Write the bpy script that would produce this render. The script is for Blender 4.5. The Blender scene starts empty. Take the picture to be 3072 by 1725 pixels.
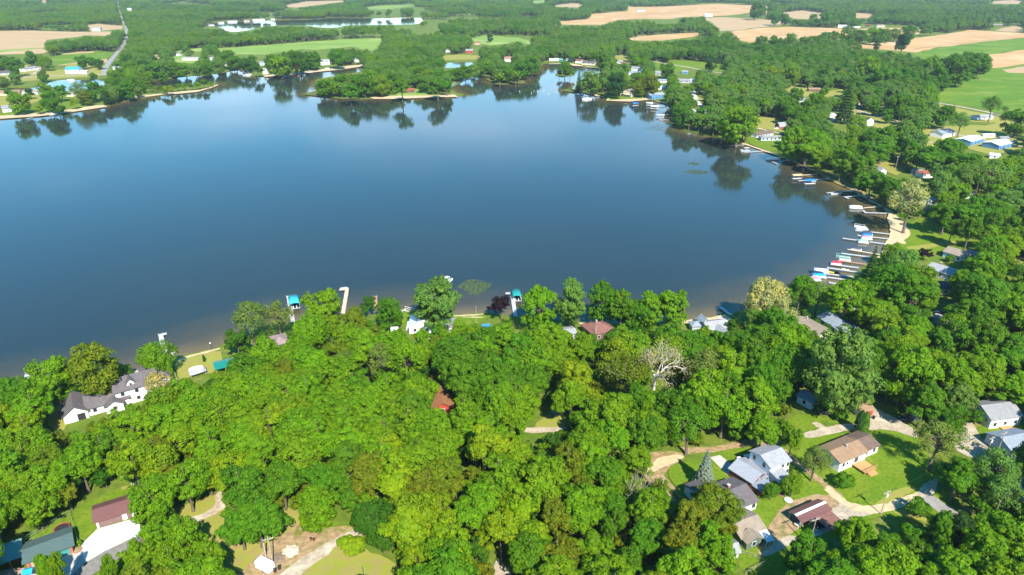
import bpy, bmesh, math, random
import numpy as np
from mathutils import Vector, geometry
from math import pi, sin, cos, radians
random.seed(7); rng = np.random.default_rng(7)
scn = bpy.context.scene; col = scn.collection
# ------------------------------------------------------------------ camera model of the photograph (3072 x 1725)
FPX, CX, CY, YH, CAMZ = 2048.0, 1536.0, 862.5, -90.0, 120.0
TILT = math.atan((CY - YH) / FPX); CT, ST = cos(TILT), sin(TILT)
LAKE_Z = -0.6
FR = {'F': (0, 0, 3072/2575), 'A1': (0, 0, .39752), 'A2': (800, 0, .39752), 'A3': (1624, 0, .28106), 'A4': (2248, 0, .33199),
      'A5': (2200, 400, .34576), 'B1': (0, 800, .34572), 'B2': (700, 780, .34572), 'B3': (1400, 800, .34572), 'B4': (2100, 780, .37733),
      'C1': (0, 1225, .34572), 'C2': (700, 1225, .34572), 'C3': (1400, 1225, .34572), 'C4': (2100, 1200, .37733),
      'D': (2420, 640, .15213), 'E': (2120, 1300, .24891), 'G': (150, 1080, .15916)}
def px(f, x, y):
    a = FR[f]; return (a[0] + x*a[2], a[1] + y*a[2])
def pl(*args):
    out = []
    for f, s in zip(args[::2], args[1::2]):
        out += [px(f, *map(float, p.split(','))) for p in s.split()]
    return out
def at(p, z=0.0):
    vx, vz = (p[0]-CX)/FPX, -(p[1]-CY)/FPX
    d = Vector((vx, CT + vz*ST, -ST + vz*CT)); k = (z-CAMZ)/d.z
    return Vector((d.x*k, d.y*k, z))
def proj(P):
    P = np.atleast_2d(np.asarray(P, float)); z = P[:, 2]-CAMZ
    y = P[:, 1]*CT - z*ST; u = P[:, 1]*ST + z*CT
    return np.stack([CX + FPX*P[:, 0]/y, CY - FPX*u/y, y], 1)
def inside(pts, poly):
    pts = np.asarray(pts, float); poly = np.asarray(poly, float); n = len(poly)
    r = np.zeros(len(pts), bool); x, y = pts[:, 0], pts[:, 1]
    for i in range(n):
        x0, y0 = poly[i]; x1, y1 = poly[i-1]
        if y0 == y1: continue
        c = ((y0 > y) != (y1 > y)) & (x < (x1-x0)*(y-y0)/(y1-y0)+x0); r ^= c
    return r
# ------------------------------------------------------------------ objects
def mesh_obj(name, me, mat=None, parent=None):
    o = bpy.data.objects.new(name, me); col.objects.link(o)
    if mat is not None and not me.materials: me.materials.append(mat)
    if parent is not None: o.parent = parent
    return o
def tag(o, label, cat, group=None):
    o['label'] = label; o['category'] = cat
    if group: o['group'] = group
    return o
def thing(name, loc, rz, label, cat, group=None):
    o = bpy.data.objects.new(name, None); o.empty_display_size = .5; col.objects.link(o)
    o.location = loc; o.rotation_euler = (0, 0, rz); return tag(o, label, cat, group)
class MB:
    def __init__(s): s.v = []; s.f = []
    def add(s, vs, fs):
        n = len(s.v); s.v += [tuple(v) for v in vs]; s.f += [tuple(i+n for i in f) for f in fs]; return s
    def box(s, x0, x1, y0, y1, z0, z1):
        return s.add([(x0,y0,z0),(x1,y0,z0),(x1,y1,z0),(x0,y1,z0),(x0,y0,z1),(x1,y0,z1),(x1,y1,z1),(x0,y1,z1)],
                     [(3,2,1,0),(4,5,6,7),(0,1,5,4),(1,2,6,5),(2,3,7,6),(3,0,4,7)])
    def tube(s, pts, rad, n=6, cap=True):
        pts = [Vector(p) for p in pts]; base = len(s.v); up = Vector((0,0,1))
        for i, p in enumerate(pts):
            t = (pts[min(i+1, len(pts)-1)] - pts[max(i-1, 0)]).normalized()
            a = t.cross(Vector((1,0,0)) if abs(t.x) < .8 else Vector((0,1,0))).normalized(); b = t.cross(a)
            r = rad[i] if hasattr(rad, '__len__') else rad
            s.v += [tuple(p + (a*cos(2*pi*k/n) + b*sin(2*pi*k/n))*r) for k in range(n)]
        for i in range(len(pts)-1):
            o = base + i*n
            s.f += [(o+k, o+(k+1) % n, o+n+(k+1) % n, o+n+k) for k in range(n)]
        if cap: s.f += [tuple(base+k for k in range(n-1, -1, -1)), tuple(base+(len(pts)-1)*n+k for k in range(n))]
        return s
    def prism(s, prof, a0, a1, axis='x'):
        """profile (p,z) extruded along x (p=y) or along y (p=x)"""
        n = len(prof)
        if axis == 'x': vs = [(a0, p, z) for p, z in prof] + [(a1, p, z) for p, z in prof]
        else: vs = [(p, a0, z) for p, z in prof] + [(p, a1, z) for p, z in prof]
        return s.add(vs, [tuple(range(n)), tuple(range(2*n-1, n-1, -1))] + [(i, i+n, (i+1) % n+n, (i+1) % n) for i in range(n)])
    def loft(s, secs):
        n = len(secs[0]); base = len(s.v)
        for q in secs: s.v += [tuple(p) for p in q]
        for i in range(len(secs)-1):
            o = base+i*n; s.f += [(o+k, o+(k+1) % n, o+n+(k+1) % n, o+n+k) for k in range(n)]
        s.f += [tuple(base+k for k in range(n-1, -1, -1)), tuple(base+(len(secs)-1)*n+k for k in range(n))]
        return s
    def mesh(s, name):
        me = bpy.data.meshes.new(name); me.from_pydata(s.v, [], s.f); bm = bmesh.new(); bm.from_mesh(me)
        bmesh.ops.recalc_face_normals(bm, faces=bm.faces); bm.to_mesh(me); bm.free(); return me
    def build(s, name, mat, parent=None, smooth=False):
        me = s.mesh(name); o = mesh_obj(name, me, mat, parent)
        if smooth: me.shade_smooth()
        return o
# ------------------------------------------------------------------ materials
MATS = {}
def nodes(m):
    m.use_nodes = True; nt = m.node_tree; nt.nodes.clear(); return nt, nt.nodes, nt.links
def mixcol(N, L, fac, a, b, mode='MIX'):
    m = N.new('ShaderNodeMix'); m.data_type = 'RGBA'; m.blend_type = mode
    for sock, v in ((m.inputs[0], fac), (m.inputs[6], a), (m.inputs[7], b)):
        if isinstance(v, bpy.types.NodeSocket): L.new(v, sock)
        elif isinstance(v, (int, float)): sock.default_value = v
        else: sock.default_value = (*v[:3], 1)
    return m.outputs[2]
def noise(N, L, scale, coord=None, detail=4, rough=.55, out='Fac', stretch=None):
    t = N.new('ShaderNodeTexNoise'); t.inputs['Scale'].default_value = scale; t.inputs['Detail'].default_value = detail
    t.inputs['Roughness'].default_value = rough
    if coord is None:
        g = N.new('ShaderNodeNewGeometry'); coord = g.outputs['Position']
    if stretch:
        mp = N.new('ShaderNodeMapping'); mp.inputs['Scale'].default_value = stretch[:3]
        if len(stretch) > 3: mp.inputs['Rotation'].default_value = (0, 0, stretch[3])
        L.new(coord, mp.inputs['Vector']); coord = mp.outputs['Vector']
    L.new(coord, t.inputs['Vector']); return t.outputs[out]
def ramp(N, L, fac, lo, hi):
    r = N.new('ShaderNodeMapRange'); r.inputs['From Min'].default_value = lo; r.inputs['From Max'].default_value = hi
    L.new(fac, r.inputs['Value']); return r.outputs['Result']
def mat(name, c1, c2=None, scale=1.0, rough=.75, c3=None, scale3=.1, spec=.3, metal=0., lohi=(.35, .65), lohi3=(.5, .7), bump=0., stretch=None, obj=False):
    if name in MATS: return MATS[name]
    m = bpy.data.materials.new(name); nt, N, L = nodes(m)
    o = N.new('ShaderNodeOutputMaterial'); b = N.new('ShaderNodeBsdfPrincipled'); L.new(b.outputs[0], o.inputs['Surface'])
    b.inputs['Roughness'].default_value = rough; b.inputs['Specular IOR Level'].default_value = spec; b.inputs['Metallic'].default_value = metal
    c2 = c2 or tuple(x*.78 for x in c1); co = None
    if obj:
        tc = N.new('ShaderNodeTexCoord'); co = tc.outputs['Object']
    n = noise(N, L, scale, co, stretch=stretch); c = mixcol(N, L, ramp(N, L, n, *lohi), c1, c2)
    if c3: c = mixcol(N, L, ramp(N, L, noise(N, L, scale3, co), *lohi3), c, c3)
    L.new(c, b.inputs['Base Color'])
    if bump:
        bp = N.new('ShaderNodeBump'); bp.inputs['Strength'].default_value = bump; bp.inputs['Distance'].default_value = .1
        L.new(n, bp.inputs['Height']); L.new(bp.outputs[0], b.inputs['Normal'])
    MATS[name] = m; return m
def foliage(name, trans=.36, vib=.5):
    m = bpy.data.materials.new(name); nt, N, L = nodes(m)
    o = N.new('ShaderNodeOutputMaterial'); b = N.new('ShaderNodeBsdfPrincipled'); t = N.new('ShaderNodeBsdfTranslucent'); mx = N.new('ShaderNodeMixShader')
    a = N.new('ShaderNodeAttribute'); a.attribute_type = 'INSTANCER'; a.attribute_name = 'tint'
    v = N.new('ShaderNodeAttribute'); v.attribute_type = 'GEOMETRY'; v.attribute_name = 'leaf'
    warm = mixcol(N, L, 1.0, a.outputs['Color'], (1.45, 1.22, .9), 'MULTIPLY'); cool = mixcol(N, L, 1.0, a.outputs['Color'], (.62, .78, 1.0), 'MULTIPLY')
    c = mixcol(N, L, v.outputs['Fac'], cool, warm)
    L.new(c, b.inputs['Base Color']); b.inputs['Roughness'].default_value = .6; b.inputs['Specular IOR Level'].default_value = .12
    tc = mixcol(N, L, 1.0, c, (1.25, 1.3, .5), 'MULTIPLY'); L.new(tc, t.inputs['Color'])
    mx.inputs[0].default_value = trans; L.new(b.outputs[0], mx.inputs[1]); L.new(t.outputs[0], mx.inputs[2]); L.new(mx.outputs[0], o.inputs['Surface'])
    return m
LEAF = foliage('leaf')
BARK = mat('bark', (.16, .125, .09), (.085, .065, .045), 3); BARK_PALE = mat('bark_pale', (.60, .55, .47), (.40, .35, .28), 2)
# ------------------------------------------------------------------ world, sun, camera
SUN_EL, SUN_AZ = radians(44.5), math.atan2(.32, -.947)      # towards the sun: behind the camera, to the right
sdir = Vector((sin(SUN_AZ)*cos(SUN_EL), cos(SUN_AZ)*cos(SUN_EL), sin(SUN_EL)))
w = bpy.data.worlds.new('World'); scn.world = w; w.use_nodes = True; nt = w.node_tree; N, L = nt.nodes, nt.links; N.clear()
sky = N.new('ShaderNodeTexSky'); sky.sky_type = 'NISHITA'; sky.sun_disc = False; sky.sun_elevation = SUN_EL; sky.sun_rotation = SUN_AZ
sky.altitude = 300; sky.air_density = 1.0; sky.dust_density = .3; sky.ozone_density = 1.4
bg = N.new('ShaderNodeBackground'); bg.inputs['Strength'].default_value = SKY_STRENGTH if 'SKY_STRENGTH' in globals() else .13
wo = N.new('ShaderNodeOutputWorld')
tc = N.new('ShaderNodeTexCoord')
cl = noise(N, L, 2.2, tc.outputs['Generated'], 5, .55, stretch=(1, 1, 3.2)); cf = ramp(N, L, cl, .46, .70)
mlt = N.new('ShaderNodeMath'); mlt.operation = 'MULTIPLY'; mlt.inputs[1].default_value = .7; L.new(cf, mlt.inputs[0])
hs = N.new('ShaderNodeHueSaturation'); hs.inputs['Saturation'].default_value = 1.5; hs.inputs['Hue'].default_value = .488; L.new(sky.outputs[0], hs.inputs['Color'])
sz_ = N.new('ShaderNodeSeparateXYZ'); L.new(tc.outputs['Generated'], sz_.inputs[0]); lowf = N.new('ShaderNodeMapRange'); lowf.inputs['From Min'].default_value = .27; lowf.inputs['From Max'].default_value = .17; L.new(sz_.outputs['Z'], lowf.inputs['Value'])
ml2 = N.new('ShaderNodeMath'); ml2.operation = 'MULTIPLY'; L.new(mlt.outputs[0], ml2.inputs[0]); L.new(lowf.outputs[0], ml2.inputs[1]); mlt = ml2
L.new(mixcol(N, L, mlt.outputs[0], hs.outputs[0], (6.5, 7.2, 8.2)), bg.inputs['Color']); L.new(bg.outputs[0], wo.inputs['Surface'])
sl = bpy.data.lights.new('sun', 'SUN'); sl.energy = 4.6; sl.angle = radians(.5); sl.color = (1, .95, .86)
so = bpy.data.objects.new('sun', sl); col.objects.link(so); so.rotation_euler = sdir.to_track_quat('Z', 'Y').to_euler(); so.location = sdir*400
cam = bpy.data.cameras.new('camera'); co = bpy.data.objects.new('camera', cam); col.objects.link(co); scn.camera = co
cam.sensor_width = 36; cam.lens = 36*FPX/3072; cam.clip_end = 30000; cam.clip_start = .5
co.location = (0, 0, CAMZ); co.rotation_euler = (pi/2 - TILT, 0, 0)
scn.view_settings.view_transform = 'Standard'; scn.view_settings.look = 'None'; scn.view_settings.exposure = 1.22; scn.view_settings.gamma = 1
scn.cycles.use_denoising = True; scn.cycles.denoiser = 'OPENIMAGEDENOISE'; scn.cycles.denoising_prefilter = 'ACCURATE'; scn.cycles.use_adaptive_sampling = False; scn.cycles.max_bounces = 6; scn.cycles.diffuse_bounces = 3; scn.cycles.glossy_bounces = 3; scn.cycles.transmission_bounces = 3; scn.cycles.caustics_reflective = False
# ------------------------------------------------------------------ land, water
LAKE = pl('F', '-1000,620 -700,900 -300,1110 -100,1020 0,985 100,965 200,962 300,948 316,940',
 'B1', '1250,905 1400,870 1530,790 1600,780 1900,710 1990,650 2120,610', 'B2', '300,570 520,545 640,515 760,500 950,490 1200,480 1450,470 1490,450 1560,440 1870,485 2180,465 2290,480',
 'B3', '430,440 700,470 940,490 1110,495 1300,510 1600,500 1840,492 2150,438 2240,425', 'B4', '240,440 300,425 420,380 700,330 900,260 1060,190',
 'A5', '870,1310 990,1270 1090,1200 1150,1135 1200,1100 1250,1075 1290,1050 1310,955 1345,915 1360,870 1355,790 1330,750 1350,700 1330,670 1290,635 1200,590 1120,535 1040,498 960,465 830,400 740,355 640,305 600,275 480,232 290,158 200,120 80,82 0,68',
 'A3', '1620,1420 1500,1390 1440,1355 1430,1280 1400,1215 1380,1180 1360,1120 1200,1078 1120,1065 950,1082 680,1072 715,1045 620,1030 440,990 380,990 240,968 260,958 380,955 365,920 420,850 560,800 640,790 650,770 690,740 610,735 480,712 360,705 300,680 160,672 60,672',
 'A2', '2070,490 2060,530 1960,562 1935,600 1930,632 1730,642 1670,600 1700,590 1690,562 1600,574 1500,592 1400,625 1385,655 1400,690 1440,708 1500,716 1430,730 1000,748 780,742 560,750 400,725 290,712 330,697 380,690 365,640 375,600 600,562 740,540 740,500 562,520 330,545 180,560 0,575',
 'A1', '2000,578 1900,585 1870,555 1820,525 1720,540 1600,560 1400,575 1200,600 1090,605 1090,640 1120,670 1200,695 1480,640 1600,625 1645,640 1500,690 1250,715 960,757 800,802 500,855 0,893', 'F', '-300,345 -900,430')
ISLET = pl('A2', '2180,556 2230,542 2330,546 2320,570 2230,580 2185,570')
POND = pl('A2', '1325,475 1450,465 1590,470 1600,490 1450,512 1330,517')
LPOND = pl('A1', '90,665 300,655 390,610 480,597 560,602 700,597 810,592 805,640 720,685 520,702 430,665 300,692 100,690')
LAKE2 = pl('A1', '1500,190 1580,178 1720,166 2120,150 2300,150 2460,140', 'A2', '450,130 700,140 1160,128 1180,150 1150,187 900,188 600,192 540,212 390,208 300,195 0,195', 'A1', '1840,240 1720,245 1650,205')
def ground_pts(poly, z=LAKE_Z): return [at(p, z).xy for p in poly]
def densify(P, step, jit=0, seed=0, closed=True):
    r = random.Random(seed); out = []; n = len(P)
    for i in range(n if closed else n-1):
        a, b = Vector(P[i][:2]), Vector(P[(i+1) % n][:2]); k = max(1, int((b-a).length/step))
        for j in range(k):
            q = a.lerp(b, j/k)
            if jit: q = q + Vector((r.uniform(-jit, jit), r.uniform(-jit, jit)))
            out.append(q)
    return out
def smooth_closed(P):
    out = []
    for i in range(len(P)):
        a, b = P[i], P[(i+1) % len(P)]; out += [a.lerp(b, .25), a.lerp(b, .75)]
    return out
gL = [densify(smooth_closed(ground_pts(p)), st, j, i) for i, (p, st, j) in enumerate(((LAKE, 5, .5), (LPOND, 10, 1.), (POND, 10, .8), (LAKE2, 25, 3)))]
gI = densify(ground_pts(ISLET), 5, .5, 9)
BIG = 9000
vs = [Vector((-BIG, -400)), Vector((BIG, -400)), Vector((BIG, 14000)), Vector((-BIG, 14000))]; es = [(0, 1), (1, 2), (2, 3), (3, 0)]
loops = gL + [gI]
for lp in loops:
    o = len(vs); vs += lp; es += [(o+i, o+(i+1) % len(lp)) for i in range(len(lp))]
cv, ce, cf_, *_ = geometry.delaunay_2d_cdt(vs, es, [], 0, 1e-4)
cen = np.array([[sum(cv[i].x for i in f)/3, sum(cv[i].y for i in f)/3] for f in cf_])
wet = np.zeros(len(cf_), bool)
for lp in gL: wet |= inside(cen, [tuple(q) for q in lp])
wet &= ~inside(cen, [tuple(q) for q in gI])
mb = MB(); mb.v = [(v.x, v.y, 0.) for v in cv]; mb.f = [tuple(f) for f, w_ in zip(cf_, wet) if not w_]
for lp in loops:
    n = len(lp); o = len(mb.v)
    mb.v += [(q.x, q.y, 0.) for q in lp] + [(q.x, q.y, -1.6) for q in lp]
    mb.f += [(o+i, o+(i+1) % n, o+n+(i+1) % n, o+n+i) for i in range(n)]
def setting(o, name=None): o['kind'] = 'structure'; return o
# grass: near lawns, rough ground under trees
m = bpy.data.materials.new('grass'); nt, N, L = nodes(m); o_ = N.new('ShaderNodeOutputMaterial'); b_ = N.new('ShaderNodeBsdfPrincipled'); L.new(b_.outputs[0], o_.inputs[0])
c = mixcol(N, L, ramp(N, L, noise(N, L, .035), .38, .62), (.088, .150, .012), (.155, .178, .026))
c = mixcol(N, L, ramp(N, L, noise(N, L, .6, detail=6), .35, .7), c, (.070, .108, .012))
c = mixcol(N, L, ramp(N, L, noise(N, L, .13, detail=5), .60, .74), c, (.24, .185, .085))
L.new(c, b_.inputs['Base Color']); b_.inputs['Roughness'].default_value = .9; b_.inputs['Specular IOR Level'].default_value = .1
GRASS = m; MATS['grass'] = m
ground = setting(mb.build('ground', GRASS))
# water: base colour follows the real depth near the shore (sandy shallows, dark deep water)
def water_material():
    m = bpy.data.materials.new('lake_water'); nt, N, L = nodes(m); o = N.new('ShaderNodeOutputMaterial'); b = N.new('ShaderNodeBsdfPrincipled')
    L.new(b.outputs[0], o.inputs[0]); a = N.new('ShaderNodeAttribute'); a.attribute_name = 'shore'
    n = noise(N, L, .05, detail=4); ad = N.new('ShaderNodeMath'); ad.operation = 'MULTIPLY_ADD'; L.new(n, ad.inputs[0]); ad.inputs[1].default_value = 14; L.new(a.outputs['Fac'], ad.inputs[2])
    c = mixcol(N, L, ramp(N, L, ad.outputs[0], 7, 18), (.125, .092, .038), (.062, .052, .026)); c = mixcol(N, L, ramp(N, L, ad.outputs[0], 11, 36), c, (.0200, .0285, .0270))
    c = mixcol(N, L, ramp(N, L, noise(N, L, .012, detail=3), .4, .7), c, mixcol(N, L, 1., c, (1.15, 1.1, 1.0), 'MULTIPLY'))
    L.new(c, b.inputs['Base Color']); b.inputs['Roughness'].default_value = .045; b.inputs['IOR'].default_value = 1.333; b.inputs['Specular IOR Level'].default_value = .5
    rg = ramp(N, L, noise(N, L, .006, detail=2, stretch=(1, 2.5, 1)), .35, .7); rr = N.new('ShaderNodeMapRange'); rr.inputs['To Min'].default_value = .03; rr.inputs['To Max'].default_value = .11
    L.new(rg, rr.inputs['Value']); L.new(rr.outputs[0], b.inputs['Roughness'])
    bp = N.new('ShaderNodeBump'); bp.inputs['Strength'].default_value = .07; bp.inputs['Distance'].default_value = .12
    L.new(noise(N, L, .9, detail=3, stretch=(1, 1.6, 1, .4)), bp.inputs['Height']); L.new(bp.outputs[0], b.inputs['Normal'])
    return m
WATER = water_material()
def seg_dist(P, lp):
    A = np.array([tuple(q) for q in lp]); B = np.roll(A, -1, 0); d = np.full(len(P), 1e9)
    for a, b in zip(A, B):
        ab = b-a; t = np.clip(((P-a)@ab)/max(ab@ab, 1e-9), 0, 1); d = np.minimum(d, np.hypot(*(P-a-t[:, None]*ab).T))
    return d
def water_sheet(name, lps, x0, x1, y0, y1, cell, margin):
    nx, ny = int((x1-x0)/cell)+1, int((y1-y0)/cell)+1
    X, Y = np.meshgrid(x0+np.arange(nx)*cell, y0+np.arange(ny)*cell); P = np.stack([X.ravel(), Y.ravel()], 1)
    d = np.full(len(P), 1e9); ins = np.zeros(len(P), bool)
    for lp in lps:
        d = np.minimum(d, seg_dist(P, lp[::2])); ins |= inside(P, [tuple(q) for q in lp])
    s = np.where(ins, d, -d); ok = (s > -margin).reshape(ny, nx)
    idx = np.arange(nx*ny).reshape(ny, nx); q = ok[:-1, :-1] & ok[1:, :-1] & ok[:-1, 1:] & ok[1:, 1:]
    f = np.stack([idx[:-1, :-1][q], idx[:-1, 1:][q], idx[1:, 1:][q], idx[1:, :-1][q]], 1)
    use = np.unique(f); re = np.full(nx*ny, -1); re[use] = np.arange(len(use)); f = re[f]
    me = bpy.data.meshes.new(name); V = np.c_[P[use], np.full(len(use), LAKE_Z)]; me.from_pydata(V.tolist(), [], f.tolist())
    at_ = me.attributes.new('shore', 'FLOAT', 'POINT'); at_.data.foreach_set('value', np.clip(s[use], -5, 200).astype(np.float32))
    return setting(mesh_obj(name, me, WATER))
gx = [q.x for q in gL[0]]; gy = [q.y for q in gL[0]]
water_sheet('lake', [gL[0]], min(gx)-12, max(gx)+12, min(gy)-12, max(gy)+12, 6, 13)
for nm, lp, cl_ in (('pond', gL[1], 12), ('pond', gL[2], 12), ('lake', gL[3], 40)):
    a = [q.x for q in lp]; b = [q.y for q in lp]; water_sheet(nm, [lp], min(a)-80, max(a)+80, min(b)-80, max(b)+80, cl_, cl_*2)
# ------------------------------------------------------------------ land sheets
CLEAR = []            # visible open ground in the photograph: no tree may cover it
DRY = []              # ground polygons no trunk may stand in
ZS = [0.006]; ZF = [0.03]
def sheet(name, mtl, poly, jit=.3, step=1.5, clear=True, z=None, far=False, dry=True):
    P = [at(p, 0).xy for p in poly]
    if far: jit, step = 3, 20
    G = densify(smooth_closed(P) if jit and not far else P, step, jit, len(ZS)+len(ZF))
    Z = ZF if far else ZS
    z = z if z is not None else Z[-1]; Z.append(Z[-1] + .004)
    tri = geometry.tessellate_polygon([[Vector((q.x, q.y, 0)) for q in G]])
    mb = MB(); mb.v = [(q.x, q.y, z) for q in G]; mb.f = [tuple(t) for t in tri]
    me = bpy.data.meshes.new(name); me.from_pydata(mb.v, [], mb.f); me.update()
    bm = bmesh.new(); bm.from_mesh(me); bmesh.ops.recalc_face_normals(bm, faces=bm.faces)
    if sum(f.normal.z*f.calc_area() for f in bm.faces) < 0: bmesh.ops.reverse_faces(bm, faces=bm.faces)
    bm.to_mesh(me); bm.free()
    if clear: CLEAR.append(poly)
    if dry: DRY.append([tuple(q) for q in P])
    return setting(mesh_obj(name, me, mtl))
def strip(name, mtl, pts, width, clear=True, jit=.25, far=False):
    """a road from pixel centre points, width in metres"""
    P = [at(p, 0).xy for p in pts]
    for _ in range(2):
        Q = [P[0]]
        for a, b in zip(P, P[1:]): Q += [a.lerp(b, .25), a.lerp(b, .75)]
        P = Q + [P[-1]]
    r = random.Random(len(ZS)); ls, rs = [], []
    for i, p in enumerate(P):
        t = (P[min(i+1, len(P)-1)]-P[max(i-1, 0)]).normalized(); n = Vector((-t.y, t.x)); ww = width/2 + r.uniform(-jit, jit)
        ls.append(p+n*ww); rs.append(p-n*ww)
    Z = ZF if far else ZS; z = Z[-1]; Z.append(Z[-1]+.004); k = len(P)
    mb = MB(); mb.v = [(q.x, q.y, z) for q in ls+rs]; mb.f = [(k+i, k+i+1, i+1, i) for i in range(k-1)]
    o = setting(mb.build(name, mtl))
    if o.data.polygons[0].normal.z < 0: o.data.flip_normals()
    pr = proj([(q.x, q.y, 0) for q in ls+rs[::-1]])[:, :2]
    if clear: CLEAR.append([tuple(q) for q in pr])
    DRY.append([tuple(q) for q in ls+rs[::-1]])
    return o
SOIL = mat('soil', (.46, .29, .13), (.37, .22, .10), .012, .95, c3=(.50, .35, .20), scale3=.015, spec=.05, stretch=(.4, 9, 1, .2), lohi=(.42, .58))
SOIL2 = mat('soil_pale', (.41, .285, .155), (.34, .23, .125), .012, .95, c3=(.33, .25, .12), scale3=.015, spec=.05, stretch=(.4, 9, 1, -.15), lohi=(.42, .58))
CROP = mat('crop', (.185, .27, .055), (.14, .225, .04), .008, .9, c3=(.25, .31, .09), scale3=.012, spec=.05, stretch=(.4, 9, 1, .1), lohi=(.42, .58))
CROP2 = mat('crop_deep', (.105, .185, .016), (.075, .15, .014), .012, .9, c3=(.17, .215, .035), scale3=.03, spec=.05, stretch=(1, 4, 1, -.4))
SAND = mat('sand', (.52, .40, .24), (.40, .30, .17), .8, .95, spec=.05)
GRAVEL = mat('gravel', (.40, .34, .25), (.28, .225, .15), 1.2, .95, c3=(.46, .40, .31), scale3=.25, spec=.05)
DIRT = mat('dirt', (.36, .25, .135), (.22, .15, .08), .9, .95, c3=(.14, .15, .03), scale3=.35, spec=.05, lohi3=(.52, .68))
ASPH = mat('asphalt', (.21, .195, .17), (.16, .15, .13), 1.0, .9, spec=.2)
ROADG = mat('old_asphalt', (.27, .255, .23), (.21, .20, .18), .6, .9, spec=.2)
CONC = mat('concrete', (.46, .42, .36), (.39, .355, .30), .7, .85, spec=.2)
CONCW = mat('new_concrete', (.66, .64, .60), (.58, .56, .52), .5, .8, spec=.2)
LAWN = mat('lawn', (.100, .175, .008), (.150, .198, .015), .22, .9, c3=(.070, .122, .008), scale3=1.1, spec=.1, lohi3=(.42, .74))
LAWNY = mat('lawn_dry', (.20, .225, .028), (.25, .235, .05), .15, .9, c3=(.25, .185, .075), scale3=.45, spec=.1, lohi3=(.46, .72))
MARSH = mat('marsh', (.12, .135, .03), (.075, .095, .02), .06, .95, spec=.1)
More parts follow.
